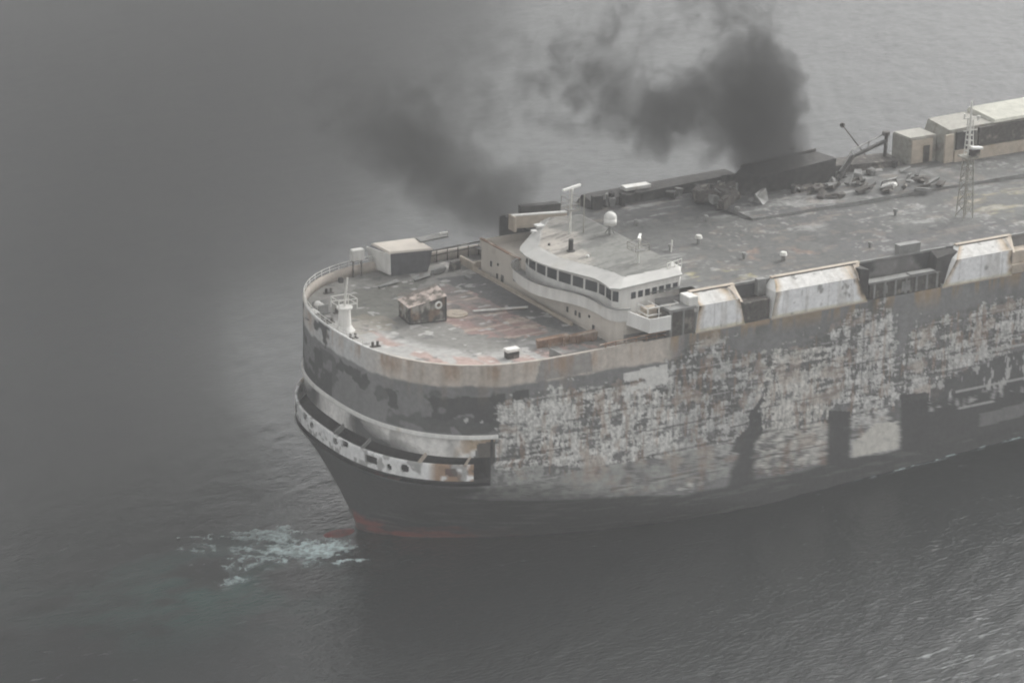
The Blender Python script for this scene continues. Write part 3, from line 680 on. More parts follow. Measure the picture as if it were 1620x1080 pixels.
# ------------------------------------------------------------------ masts and small fittings
def radar_mast(x, y, z, ht, barlen, barrot, name='radar_mast', plat=1.3):
    m = MB().tube((x, y, z), (x+.1, y, z+ht-.25), .14, .09).build(name, M_POLE, ship)
    mb = MB()
    for sx in (-1, 1):
        for sy in (-1, 1): mb.tube((x+sx*plat/2, y+sy*plat/2, z+ht*.55), (x+sx*plat/2, y+sy*plat/2, z+ht*.82), .035)
    for zz_ in (.55, .68, .82): mb.path([(x+sx*plat/2, y+sy*plat/2, z+ht*zz_) for sx, sy in ((-1, -1), (1, -1), (1, 1), (-1, 1), (-1, -1))], .03)
    mb.build('mast_railing', M_OLD, m)
    MB().box(x-plat*.32, x+plat*.32, y-plat*.32, y+plat*.32, z+ht*.53, z+ht*.55).build('mast_platform', M_GREY, m)
    MB().tube((x+.1, y, z+ht-.3), (x+.1, y, z+ht), .16, .2).build('scanner_motor', M_POLE, m)
    d = Vector((math.cos(barrot), math.sin(barrot), 0))*barlen/2; c = Vector((x+.1, y, z+ht+.1))
    MB().bar(c-d, c+d, .22, .2).build('radar_scanner', M_WHITE, m)
    return m
radar_mast(12.3, 2.2, 22.5, 4.5, 2.6, .35)
radar_mast(13.2, -8.6, 22.5, 2.5, 1.5, .9, plat=1.5)
MB().tube((13.6, 1.8, 22.4), (13.6, 1.8, 26.3), .06).build('whip_aerial', M_OLD, ship)
d = MB().sph((15.6, .2, 24.2), .62, (1, 1, .95), 24).tube((15.6, .2, 23.5), (15.6, .2, 24.15), .62, n=24).build('satellite_dome', M_PALE, ship, True)
mb = MB().tube((15.6, .2, 22.4), (15.6, .2, 23.5), .14)
for a in range(3): mb.tube((15.6+.6*math.cos(a*2.1), .2+.6*math.sin(a*2.1), 22.4), (15.6, .2, 23.3), .05)
mb.build('dome_pedestal', M_GREY, d)
MB().tube((9.5, -2.6, 22.5), (9.5, -2.6, 23.7), .24).tube((9.5, -2.6, 22.5), (9.5, -2.6, 22.62), .42).build('exhaust_pipe', M_DARK, ship)
MB().sph((8.6, -.1, 22.62), .14).build('roof_light', M_DARK, ship)
MB().sph((9.9, -5.0, 22.66), .16).build('roof_light', M_WHITE, ship)
MB().box(10.5, 11.3, 5.2, 6.0, 22.5, 22.66).build('roof_hatch', M_WHITE, ship); MB().box(9.2, 9.7, 4.0, 4.4, 22.5, 22.7).build('roof_hatch', M_WHITE, ship)
def vent(x, y, s=1., z=21.0):
    v = MB().tube((x, y, z-.1), (x, y, z+.6*s), .2*s).build('mushroom_vent', M_GREY, ship)
    MB().tube((x, y, z+.55*s), (x, y, z+.85*s), .38*s, .28*s, n=12).build('vent_cap', M_POLE if s > .9 else M_GREY, v)
for a in ((24.3, -2.2, 1), (20.6, -2.9, .8), (28.6, -10.4, 1), (18.2, -7.6, .8), (33.2, 4.3, .8), (25.6, -8.1, .7), (29, 3.6, .7), (47, -3.6, .8), (38.4, -11, .7), (22, 5.5, .7)): vent(*a)
MB().tube((20.4, -3.3, 21), (20.5, -3.3, 22.2), .07).build('vent_pipe', M_POLE, ship)
mb = MB()
for i in range(5): mb.tube((14.8+i*.5, -11.2+i*.15, 22.1), (14.8+i*.5, -11.2+i*.15, 23.0), .04)
mb.path([(14.8, -11.2, 23.0), (16.8, -10.6, 23.0)], .04).path([(14.8, -11.2, 22.55), (16.8, -10.6, 22.55)], .04).build('roof_railing', M_POLE, ship)

# foremast on the bow
fm = MB().loft([[(-12.3+r*math.cos(R(a)), 1.8+r*math.sin(R(a)), z) for a in range(0, 360, 20)] for r, z in ((1.0, 16.8), (.85, 16.95), (.62, 17.3), (.55, 18.9), (.75, 18.95), (.75, 19.1), (.35, 19.12))]).build('foremast', M_PALE, ship)
MB().tube((-12.3, 1.8, 19.1), (-12.0, 1.8, 21.9), .13, .09).build('mast_pole', M_POLE, fm)
MB().box(-12.9, -12.5, 1.6, 2.0, 21.5, 22.0, bev=.04).build('mast_lamp', M_DARK, fm)
mb = MB()
for p_ in ((-13.3, 2.6), (-13.3, 1.0), (-11.5, 2.6), (-11.4, 1.0)): mb.tube((*p_, 19.0), (*p_, 20.0), .045)
for z_ in (19.5, 20.0): mb.path([(-11.4, 1.0, z_), (-13.3, 1.0, z_), (-13.3, 2.6, z_), (-11.5, 2.6, z_), (-11.4, 1.0, z_)], .04)
mb.build('mast_railing', M_POLE, fm)
# anchor windlasses and bitts in the eyes of the bow
for x, y in ((-13.4, 5.6), (-12.0, 7.4)):
    wl = MB().tube((x, y-.6, 17.35), (x, y+.6, 17.35), .4, n=14).build('windlass', M_PALE, ship)
    MB().box(x-.5, x+.5, y-.75, y-.6, 16.8, 17.7).box(x-.5, x+.5, y+.6, y+.75, 16.8, 17.7).box(x-.7, x+.7, y-.8, y+.8, 16.8, 16.95).build('windlass_frame', M_GREY, wl)
for x, y in ((-13.9, 3.9), (-12.9, 4.2), (-10.8, 6.4), (-13.0, -.7), (-9, 12), (-12.2, -3.6)):
    MB().tube((x, y, 16.8), (x, y, 17.3), .13, n=10).tube((x+.5, y, 16.8), (x+.5, y, 17.3), .13, n=10).box(x-.25, x+.75, y-.2, y+.2, 16.8, 16.88).build('mooring_bitt', M_CHAR, ship)
# foredeck rail on the far side of the bow
mb = MB(); rp = bowring(THS[(THS > -.25)][::10], .1, z=0)
for q_ in rp: mb.tube((q_[0], q_[1], 17.75), (q_[0], q_[1], 18.4), .03, n=5)
mb.path([(q_[0], q_[1], 18.4) for q_ in rp], .035).path([(q_[0], q_[1], 18.1) for q_ in rp], .025).build('bow_railing', M_POLE, ship)
# starboard bow deckhouse
dh = MB().loft([[(-.9, 13.7, 16.8), (2.9, 13.4, 16.8), (2.9, 16.4, 16.8), (-.4, 16.6, 16.8)], [(-.9, 13.7, 17.6), (3.1, 13.3, 17.6), (3.1, 16.4, 17.6), (-.9, 16.6, 17.6)],
    [(-1.2, 13.8, 19.1), (3.3, 13.2, 19.0), (3.3, 16.5, 19.0), (-2.0, 16.8, 19.1)], [(-1.0, 13.9, 19.2), (3.2, 13.3, 19.1), (3.0, 16.4, 19.2), (-1.4, 16.6, 19.3)]]).build('forward_locker', mat('shade darkened locker paint', (.10, .10, .105), nscale=1.2, namt=.3), ship)  # dark body colour paints in the shade of the port face
MB().loft([[(-1.25, 13.75, 19.12), (3.35, 13.15, 19.02), (3.1, 16.5, 19.22), (-1.6, 16.8, 19.25)], [(-1.1, 13.85, 19.3), (3.3, 13.25, 19.2), (3.0, 16.4, 19.4), (-1.4, 16.7, 19.42)]]).build('locker_roof', M_CREAM, dh)
MB().loft([[(-1.24, 13.66, 17.0), (-1.7, 16.7, 17.0), (-1.55, 16.7, 17.0), (-1.05, 13.62, 17.0)], [(-1.26, 13.72, 19.12), (-2.1, 16.85, 19.12), (-1.95, 16.85, 19.12), (-1.1, 13.7, 19.12)]]).build('locker_lit_face', M_PALE, dh)  # pale plate paints in the light on the bow-facing side
MB().bar((3.0, 15.6, 19.35), (6.0, 15.4, 19.6), 1.3, .18).build('locker_fin', M_GREY, dh)
MB().tube((5.4, 15.5, 19.66), (6.2, 15.4, 19.72), .2).build('locker_fin_tip', M_PALE, dh)
sb = MB().box(-4.6, -3.3, 14.9, 15.6, 18.5, 19.6, bev=.05).build('signal_box', M_PALE, ship)
MB().tube((-4.4, 15.2, 16.8), (-4.4, 15.2, 18.5), .08).tube((-3.5, 15.2, 16.8), (-3.5, 15.2, 18.5), .08).build('box_post', M_CHAR, sb)
# starboard foredeck edge debris, rails
mb = MB().path([(3.5, 15.6, 18.0), (8.5, 15.8, 18.1), (13, 15.9, 18.2)], .08).path([(3.5, 15.6, 17.5), (13, 15.9, 17.7)], .05)
for i in range(8): mb.tube((4+i*1.2, 15.7, 16.8), (4+i*1.2, 15.7, 18.1), .05)
mb.build('edge_rail', M_CHAR, ship)
for x, y, a, b, c in ((3.6, 12.3, 1.6, .5, .5), (1.2, 11.6, 2.2, .35, .3), (5.7, 12.9, 1.0, .8, .7), (-2.6, 11.3, 2.4, .3, .25), (5.5, 9.7, .5, .9, .25)):
    MB().box(x-a/2, x+a/2, y-b/2, y+b/2, 16.8, 16.8+c, rz=.3).jitter(.16, int(x*7)).build('deck_fitting', M_GREY if c < .6 else M_CHAR, ship)

# ------------------------------------------------------------------ loose things on the ship
wk = thing('burnt_deck_crate', 'charred box of burnt plating with a peeling pale top, on the foredeck', 'wreck', (-4.4, 1.2, 16.8), )
def wk_pt(x, y, z): return (x, y, z)
# footprint: near corner (-1.8,-1), right (1.6,-1.4), left (-1.8,1.9)
b4 = [(-1.8, -.9, .02), (1.7, -1.5, .02), (2.2, 1.3, .02), (-1.5, 1.8, .02)]
t4 = [(-1.8, -.8, 1.55), (1.7, -1.45, 2.4), (2.1, 1.3, 2.7), (-1.6, 1.8, 1.6)]
def quadgrid(a, b, c, d, n=14, m=8, amp=.07, seed=1):
    P_ = np.zeros((n, m, 3)); a, b, c, d = map(np.array, (a, b, c, d))
    for i in range(n):
        for j in range(m):
            u, v = i/(n-1), j/(m-1); P_[i, j] = (a*(1-u)+b*u)*(1-v)+(d*(1-u)+c*u)*v
    rr = np.random.RandomState(seed); P_[1:-1, 1:-1] += rr.uniform(-amp, amp, P_[1:-1, 1:-1].shape); return P_
def loc(p): return tuple(p)
names = ((b4[0], b4[1], t4[1], t4[0]), (b4[3], b4[0], t4[0], t4[3]), (b4[1], b4[2], t4[2], t4[1]), (b4[2], b4[3], t4[3], t4[2]))
for i, f in enumerate(names):
    q_ = quadgrid(*f, n=30, m=18, amp=.05, seed=i); h1, h2 = q_[..., 0]+q_[..., 1], q_[..., 2]
    cq = np.ones(q_.shape[:2]+(3,))*np.array((.085, .08, .072)); cq = mix(cq, (.33, .315, .28), sst(.46, .62, fbm(h1*1.5+i*9, h2*1.3, 510, 5, .62))*.85)
    cq = mix(cq, (.05, .048, .045), (np.abs((h1 % .9)-.45) > .40)*.6); cq = mix(cq, (.24, .16, .11), sst(.6, .7, fbm(h1*2+i*5, h2, 511, 4))*.6)
    grid_obj('side_plate', q_, cq, wk, M_HULL)
Pt = quadgrid(*[(p[0]*1.06, p[1]*1.06, p[2]+.06) for p in t4], 20, 16, .10, 9)
ct = np.ones(Pt.shape[:2]+(3,))*np.array((.50, .42, .375)); ct = mix(ct, (.16, .14, .12), sst(.5, .6, fbm(Pt[..., 0]*1.6, Pt[..., 1]*1.6, 500, 3)))
grid_obj('peeled_top', Pt, ct, wk, M_HULL)
rg = bpy.data.meshes.new('ring'); bmr = bmesh.new()
c0 = Vector((.95, -1.42, 1.65)); R1, R2 = .3, .1
vs = []
for i in range(16):
    a = i/16*2*math.pi; row = []
    for j in range(8):
        q_ = j/8*2*math.pi; rad = R1+R2*math.cos(q_)
        row.append(bmr.verts.new(c0+Vector((rad*math.cos(a), -R2*math.sin(q_), rad*math.sin(a)))))
    vs.append(row)
for i in range(16):
    for j in range(8): bmr.faces.new((vs[i][j], vs[(i+1) % 16][j], vs[(i+1) % 16][(j+1) % 8], vs[i][(j+1) % 8]))
bmr.to_mesh(rg); bmr.free(); link('round_port', rg, wk, M_PALE, True)
mb = MB()
for p_, q_ in ((b4[0], t4[0]), (b4[1], t4[1]), (b4[0], b4[1]), (b4[3], b4[0])): mb.bar(Vector(p_), Vector(q_), .14, .14)
mb.build('corner_frame', M_DARK, wk)
mb = MB().tube((-.35, 0, .0), (-.35, 0, .1), 1.15, n=24).tube((.0, 0, .1), (.0, 0, .14), .7, n=20)
pl = mb.build('round_plate', M_TAN); pl.matrix_world = SHIP @ Matrix.Translation((-.6, .9, 16.82)); tag(pl, 'round tan plate lying on the foredeck beside the charred box', 'plate')
sp = thing('fallen_spar', 'long pale fallen spar lying on the rusty foredeck between the charred box and the deckhouse', 'spar', (.6, .4, 16.8))
MB().tube((.1, .1, .18), (5.3, -1.3, .2), .11).build('pole', M_PALE, sp); MB().bar((3.6, -.7, .16), (5.0, -1.35, .2), .4, .05).build('splayed_end', M_TAN, sp)
wb = thing('white_lidded_box', 'small white topped box with a dark open front at the port edge of the foredeck', 'box', (-2.3, -11.9, 16.8))
MB().box(-.62, .62, -.35, .3, .0, .62, bev=.03).build('box_body', M_CHAR, wb); MB().box(-.7, .7, -.42, .42, .62, .92, bev=.06).build('lid', M_WHITE, wb)
MB().box(-.55, .55, -.38, -.34, .38, .6).build('open_front', M_DARK, wb)

# ------------------------------------------------------------------ starboard structures on the roof deck
MB().box(33, 130, 1.2, 14.25, 20.9, 21.32).build('raised_roof_strip', M_DECK if False else M_GREY, ship)
MB().hexa([(20.5, 12.4, 20.95), (38.4, 12.2, 20.95), (38.4, 14.6, 20.95), (20.5, 14.6, 20.95)], [(21.2, 12.5, 21.7), (38.4, 12.3, 22.2), (38.4, 14.5, 22.3), (21.2, 14.5, 21.8)]).jitter(.1, 4).build('charred_side_duct', M_DARK, ship)
MB().hexa([(47.9, 10.0, 21.3), (58, 9.6, 21.3), (58, 12.6, 21.3), (47.9, 12.6, 21.3)], [(47.9, 10.2, 22.3), (57.6, 9.9, 21.8), (57.6, 12.5, 21.9), (47.9, 12.5, 22.4)]).jitter(.15, 6).build('charred_side_duct', M_CHAR, ship)
MB().box(25.5, 28.5, 13.0, 14.0, 22.0, 22.35).jitter(.05, 6).build('duct_cover', M_PALE, ship)
for i in range(26):
    rr = random.Random(i+200); x = 21+rr.random()*37; y = (12.5 if x < 38 else 9.4)-abs(rr.gauss(0, 1.1)); s_ = .15+rr.random()*.45; hgt = .2+rr.random()*1.0
    MB().box(x-s_, x+s_, y-s_*.7, y+s_*.7, 21.0, 21.35+hgt, rz=rr.random()*3).jitter(.12, i).build('burnt_fitting', M_DARK if i % 4 else M_GREY, ship)
gx, gy = np.meshgrid(np.arange(33, 78, .25), np.arange(1.2, 14.25, .25), indexing='ij')
grid_obj('raised_roof_plating', np.stack([gx, gy, gx*0+21.335], -1), fill_cols_roof(gx, gy), ship, M_DECK)
dkc = MB().hexa([(36.5, 8.0, 21.3), (47.9, 8.0, 21.3), (47.9, 11.6, 21.3), (36.5, 11.6, 21.3)], [(38.5, 8.1, 23.0), (48.0, 8.0, 23.75), (48.0, 11.5, 23.6), (38.5, 11.5, 23.1)]).jitter(.08, 3).build('burnt_casing', M_DARK, ship)
MB().bar((38.5, 11.6, 23.2), (47.9, 11.6, 23.7), .12, .5).build('casing_rail', M_CHAR, dkc)
for i in range(16):
    rr = random.Random(i); x = 31.5+rr.random()*5.5; y = 5.5+rr.random()*4.5; s_ = .3+rr.random()*.8
    MB().box(x-s_, x+s_, y-s_*.5, y+s_*.5, 21.25, 21.3+s_*1.3, rz=rr.random()*3).jitter(.28, i).build('burnt_wreckage', M_CHAR if i % 3 else M_GREY, ship)
for i in range(60):
    rr = random.Random(i+50); x = 42+rr.random()*15; y = 2.2+rr.random()*7.5 - (x-44)*.1; s_ = .08+rr.random()**2*.5
    MB().bar((x-s_*1.5, y, 21.4+rr.random()*.3), (x+s_*1.5, y+rr.uniform(-.8, .8), 21.4+rr.random()*.7), .2+rr.random()*.6, .1+.3*rr.random()).jitter(.12, i).build('burnt_wreckage', M_GREY if i % 3 == 0 else M_CHAR, ship)
cr_ = MB().bar((48.4, 8.0, 21.5), (51.0, 9.4, 23.2), .35, .3).bar((51.0, 9.4, 23.2), (57.0, 11.6, 23.6), .3, .3).build('collapsed_crane', M_DARK, ship)
MB().path([(49, 8.8, 22.0), (51.3, 9.9, 23.7), (56.8, 12, 24.2)], .09).tube((54.0, 10.7, 23.5), (54.2, 10.9, 24.1), .07).tube((51.3, 9.5, 23.2), (51.3, 9.9, 23.7), .06).build('crane_rail', M_GREY, cr_)
MB().tube((56.8, 11.5, 21.3), (57.0, 11.6, 24.4), .2).tube((56.9, 11.6, 24.2), (56.9, 11.6, 24.6), .4).build('crane_post', M_CHAR, cr_)
MB().tube((55.6, 12.5, 21.4), (53.4, 14.6, 25.0), .08).sph((53.4, 14.6, 25.0), .28).build('leaning_lamp_post', M_CHAR, ship)
MB().tube((46.8, 13.5, 21.2), (46.6, 13.9, 23.4), .06).sph((46.6, 13.9, 23.5), .3, (1.4, 1, .7)).build('leaning_lamp_post', M_CHAR, ship)
a = MB().box(58.4, 62.0, 9.4, 12.5, 20.9, 24.2, bev=.12).build('stair_house', M_OLD, ship)
MB().box(58.7, 61.4, 9.32, 9.42, 21.4, 23.9).build('stair_house_panel', M_TAN, a); MB().box(60.2, 61.0, 9.26, 9.34, 21.4, 23.2).build('door', M_CHAR, a)
fb = MB().hexa([(62, 8.2, 20.9), (92, 8.2, 20.9), (92, 12.9, 20.9), (62, 12.9, 20.9)], [(62.8, 8.4, 24.8), (92, 8.4, 25.4), (92, 12.9, 25.6), (63.4, 12.9, 24.9)]).build('aft_deckhouse', M_OLD, ship)
MB().box(62.1, 63.2, 8.05, 8.25, 21.3, 24.4).build('end_panel', M_TAN, fb); MB().box(63.6, 66, 8.05, 8.3, 22.4, 24.5).build('opening', M_DARK, fb)
MB().box(63.3, 77.5, 7.9, 8.15, 21.0, 22.6).build('pale_strip', M_TAN, fb); MB().box(66.5, 92, 8.0, 8.25, 22.7, 24.7).build('dark_wall', M_CHAR, fb)
MB().hexa([(68.5, 8.1, 24.95), (92, 8.1, 25.35), (92, 12.9, 25.6), (68.5, 12.9, 25.1)], [(68.8, 8.3, 25.2), (92, 8.3, 25.6), (92, 12.9, 25.9), (68.8, 12.9, 25.5)]).build('deckhouse_roof', mat('yellowed roof paint', (.40, .395, .34), nscale=1, namt=.2, stain=((.28, .27, .23), .58)), fb)
rb = thing('rescue_raft_cradle', 'small pale hooped cradle on the grey roof deck before the aft lattice mast', 'cradle', (51.5, 3.5, 21.32))
MB().path([(-1.2, 0, 0), (-.9, 0, .8), (.9, .2, .8), (1.3, .2, 0)], .07).build('hoop', M_CHAR, rb); MB().sph((0, 0, .25), .5, (2, .9, .7)).jitter(.08, 3).build('raft_bundle', M_PALE, rb)
# lattice mast
lm = bpy.data.objects.new('lattice_mast', None); COL.objects.link(lm); lm.parent = ship; lm.location = (52.8, -7.3, 21.0)
mb = MB(); W0, W1, H1 = .6, .36, 6.4
def lp(i, z): 
    w_ = W0+(W1-W0)*z/H1; sx, sy = ((-1, -1), (1, -1), (1, 1), (-1, 1))[i % 4]; return (sx*w_, sy*w_, z)
for i in range(4): mb.tube(lp(i, 0), lp(i, H1), .062)
hs_ = np.linspace(.2, H1, 6)
for a, b in zip(hs_[:-1], hs_[1:]):
    for i in range(4): mb.tube(lp(i, a), lp(i+1, b), .045, n=5); mb.tube(lp(i, b), lp(i+1, b), .05, n=5)
mb.build('lattice_legs', M_OLD, lm)
MB().box(-.75, .75, -.75, .75, H1-.15, H1).build('mast_platform', M_OLD, lm)
mb = MB(); w_ = .32
for sx, sy in ((-1, -1), (1, -1), (1, 1), (-1, 1)): mb.tube((sx*w_, sy*w_, H1), (sx*w_*.6, sy*w_*.6, 10.2), .06)
for z_ in np.linspace(H1+.5, 10.2, 7): mb.path([(sx*w_*.8, sy*w_*.8, z_) for sx, sy in ((-1, -1), (1, -1), (1, 1), (-1, 1), (-1, -1))], .045, 5)
mb.build('mast_cage', M_POLE, lm)
MB().tube((0, 0, H1), (0, 0, 12.0), .16, .08).build('mast_pole', M_POLE, lm)
MB().bar((-.9, 0, 10.3), (1.2, 0, 10.3), .1, .1).bar((-.8, 0, 9.0), (.9, 0, 9.0), .08, .08).tube((.9, 0, 9.9), (.9, 0, 10.4), .12).tube((-.8, 0, 10.3), (-.8, 0, 10.8), .1).build('crosstree', M_POLE, lm)
MB().bar((-.2, -.6, 7.4), (1.1, -.7, 7.25), .5, .22).build('mast_lamp', M_WHITE, lm)
MB().box(-.1, .9, -.7, -.1, 6.5, 7.1).build('lamp_bracket', M_CHAR, lm)

# ------------------------------------------------------------------ water
def wavesz(x, y, fine=True):
    z = .10*(fbm(x*.07+y*.03, y*.05-x*.02, 601, 3)-.5)*2
    u = x*.86+y*.5; v = -x*.5+y*.86
    z = z + .10*(fbm(u*.30, v*.65, 602, 4, .55)-.5)*2
    z = z + .085*(fbm(u*.75, v*2.1, 604, 3, .6)-.5)*2
    return z
def axis(lo, hi, d, far, n=26):
    c = np.arange(lo, hi, d); g = np.geomspace(d, far, n)
    return np.concatenate([lo-g[::-1], c, hi+g])
wx = axis(-75, 190, .42, 1900, 30); wy = axis(-75, 230, .55, 1900, 30)
gx, gy = np.meshgrid(wx, wy, indexing='ij'); gz = wavesz(gx, gy)
far = sst(250, 500, np.hypot(gx-50, gy-50)); gz *= 1-far
M_WATER = bpy.data.materials.new('sea water'); M_WATER.use_nodes = True; t = M_WATER.node_tree; b = t.nodes['Principled BSDF']
a = t.nodes.new('ShaderNodeAttribute'); a.attribute_name = 'Col'; t.links.new(a.outputs['Color'], b.inputs['Base Color'])
b.inputs['Roughness'].default_value = .18; b.inputs['IOR'].default_value = 1.33
tc = t.nodes.new('ShaderNodeTexCoord'); mp = t.nodes.new('ShaderNodeMapping'); mp.inputs['Rotation'].default_value = (0, 0, R(30)); mp.inputs['Scale'].default_value = (.8, 1.9, 1)
n = t.nodes.new('ShaderNodeTexNoise'); n.inputs['Scale'].default_value = 1.4; n.inputs['Detail'].default_value = 4
bp = t.nodes.new('ShaderNodeBump'); bp.inputs['Strength'].default_value = .85; bp.inputs['Distance'].default_value = .14
t.links.new(tc.outputs['Object'], mp.inputs[0]); t.links.new(mp.outputs[0], n.inputs[0]); t.links.new(n.outputs['Fac'], bp.inputs['Height']); t.links.new(bp.outputs[0], b.inputs['Normal'])
wc = np.ones(gx.shape+(3,))*np.array((.010, .012, .012))
tq = np.exp(-(((gx+31)/12)**2+((gy+2)/9)**2))*sst(.35, .65, fbm(gx*.18, gy*.3, 611, 4))
wc = mix(wc, (.035, .095, .082), tq*.8)
u = gx*.86+gy*.5; v = -gx*.5+gy*.86
cap = np.maximum(sst(-38, -52, gy+.15*(20-gx))*sst(-14, 8, gx), np.maximum(.55*sst(-36, -50, gx)*sst(-2, -10, gy)+.30*sst(.50, .62, fbm(gx*.05, gy*.05, 613, 3))*(gy < -14), .4*np.exp(-(((gx+32)/14)**2+((gy+2)/12)**2))))  # whitecaps, plus bright crest glints painted into the sea colour
water = grid_obj('water', np.stack([gx, gy, gz], -1), wc, None, M_WATER, smooth=True)
ca = water.data.color_attributes.new('CapGlint', 'FLOAT_COLOR', 'POINT'); cf = np.ones((gx.size, 4), np.float32); cf[:, :3] = cap.reshape(-1, 1); ca.data.foreach_set('color', cf.reshape(-1))
t = M_WATER.node_tree; N = t.nodes.new; L = t.links.new; b = t.nodes['Principled BSDF']
a1 = [x for x in t.nodes if x.type == 'ATTRIBUTE'][0]; a2 = N('ShaderNodeAttribute'); a2.attribute_name = 'CapGlint'
mpc = N('ShaderNodeMapping'); mpc.inputs['Rotation'].default_value = (0, 0, R(30)); mpc.inputs['Scale'].default_value = (.22, .95, 1)
nc = N('ShaderNodeTexNoise'); nc.inputs['Scale'].default_value = 1.0; nc.inputs['Detail'].default_value = 9; nc.inputs['Roughness'].default_value = .68; nc.inputs['Distortion'].default_value = .5
tcc = N('ShaderNodeTexCoord'); L(tcc.outputs['Object'], mpc.inputs[0]); L(mpc.outputs[0], nc.inputs[0])
ad = N('ShaderNodeMath'); ad.operation = 'MULTIPLY_ADD'; L(a2.outputs['Fac'], ad.inputs[0]); ad.inputs[1].default_value = .13; L(nc.outputs['Fac'], ad.inputs[2])
mrc = N('ShaderNodeMapRange'); mrc.inputs['From Min'].default_value = .68; mrc.inputs['From Max'].default_value = .80; mrc.inputs['To Max'].default_value = .55; L(ad.outputs[0], mrc.inputs['Value'])
mxc = N('ShaderNodeMix'); mxc.data_type = 'RGBA'; mxc.inputs['B'].default_value = (.40, .42, .41, 1)
gt = N('ShaderNodeMath'); gt.operation = 'MULTIPLY'; gt.use_clamp = True; L(a2.outputs['Fac'], gt.inputs[0]); gt.inputs[1].default_value = 4
gm = N('ShaderNodeMath'); gm.operation = 'MULTIPLY'; L(gt.outputs[0], gm.inputs[0]); L(mrc.outputs[0], gm.inputs[1])
L(gm.outputs[0], mxc.inputs['Factor']); L(a1.outputs['Color'], mxc.inputs['A']); L(mxc.outputs['Result'], b.inputs['Base Color'])
tag(water, 'dark grey rippled sea around the ship', None, kind='structure')
# foam where the swell breaks over the bulb
fx, fy = np.meshgrid(np.arange(-42, -8, .12), np.arange(-18, 9, .12), indexing='ij')
M_FOAM = bpy.data.materials.new('sea foam'); M_FOAM.use_nodes = True; t = M_FOAM.node_tree; b = t.nodes['Principled BSDF']
a = t.nodes.new('ShaderNodeAttribute'); a.attribute_name = 'Col'; sx_ = t.nodes.new('ShaderNodeSeparateColor')
t.links.new(a.outputs['Color'], sx_.inputs[0]); t.links.new(sx_.outputs[0], b.inputs['Alpha']); b.inputs['Base Color'].default_value = (.74, .88, .87, 1); b.inputs['Roughness'].default_value = .8
wpx = fx+(fbm(fx*.35, fy*.35, 700, 4)-.5)*5; wpy = fy+(fbm(fx*.35+30, fy*.35, 701, 4)-.5)*5
blobs = [(-17.0, -3.8, 3.8, 1.5, .1, 1.25), (-18.6, -1.6, 2.6, 1.2, .1, 1.0), (-15.6, -5.2, 2.0, .8, .1, .9), (-18.8, 1.6, 2.4, 1.0, 0, 1.0), (-20.5, -1.6, 4.2, .9, 0, .75), (-23.5, 4.0, 3.4, .5, 0, .6), (-25.2, 2.0, 1.8, .9, .1, .55), (-21.5, -5.2, 2.0, .7, 0, .6), (-26, -5.5, 4.0, 1.6, 0, .38), (-23, -2.5, 4.5, 1.6, 0, .5), (-14.6, -9.0, 1.4, .25, 0, .8)]
blobs = [(b_[0]-1.3, b_[1]+1.6)+b_[2:] for b_ in blobs]
fa = np.zeros(fx.shape)
for cx_, cy_, ra, rb_, an, am in blobs:
    dx, dy = wpx-cx_, wpy-cy_; uu = dx*.86-dy*.5; vv = dx*.5+dy*.86
    fa = np.maximum(fa, am*np.exp(-((uu/ra)**2+(vv/(rb_*1.8))**2)))
fn = fbm(fx*1.1, fy*1.3, 702, 6, .72)
fl = 1-np.abs(fbm(wpx*.7, wpy*.9, 705, 4)*2-1)*2.2
fd = .55+.45*sst(.35, .6, fbm(fx*2.6, fy*3.2, 708, 4))
fa = fd*np.maximum(sst(.26, .80, fa*.75+(fn-.5)*1.5), .8*sst(.25, .7, fa+.1)*sst(.35, .9, fl))*sst(.05, .35, fa)
grid_foam = grid_obj('foam', np.stack([fx, fy, wavesz(fx, fy)+.06+.25*fa*fbm(fx*1.2, fy*1.2, 703, 3)], -1), np.stack([fa]*3, -1), None, M_FOAM, keep=(fa[:-1, :-1] > .02), smooth=True)
lx, ly = np.meshgrid(np.arange(31, 75, .12), np.arange(-17.3, -15.95, .08), indexing='ij')
lf = fbm(lx*.7, ly*1.5, 720, 5, .65); la = sst(.40, .62, lf)*np.exp(-((ly+16.25)/.33)**2)*sst(31, 40, lx)*.38
wf_ = grid_obj('waterline_foam', np.stack([lx, ly, wavesz(lx, ly)+.07], -1), np.stack([la]*3, -1), None, M_FOAM, keep=(la[:-1, :-1] > .02), smooth=True)
tag(wf_, 'thin broken line of foam along the waterline of the port side', 'foam', kind='stuff')
tag(grid_foam, 'white foam breaking over the submerged bulb ahead of the bow', 'foam', kind='stuff')

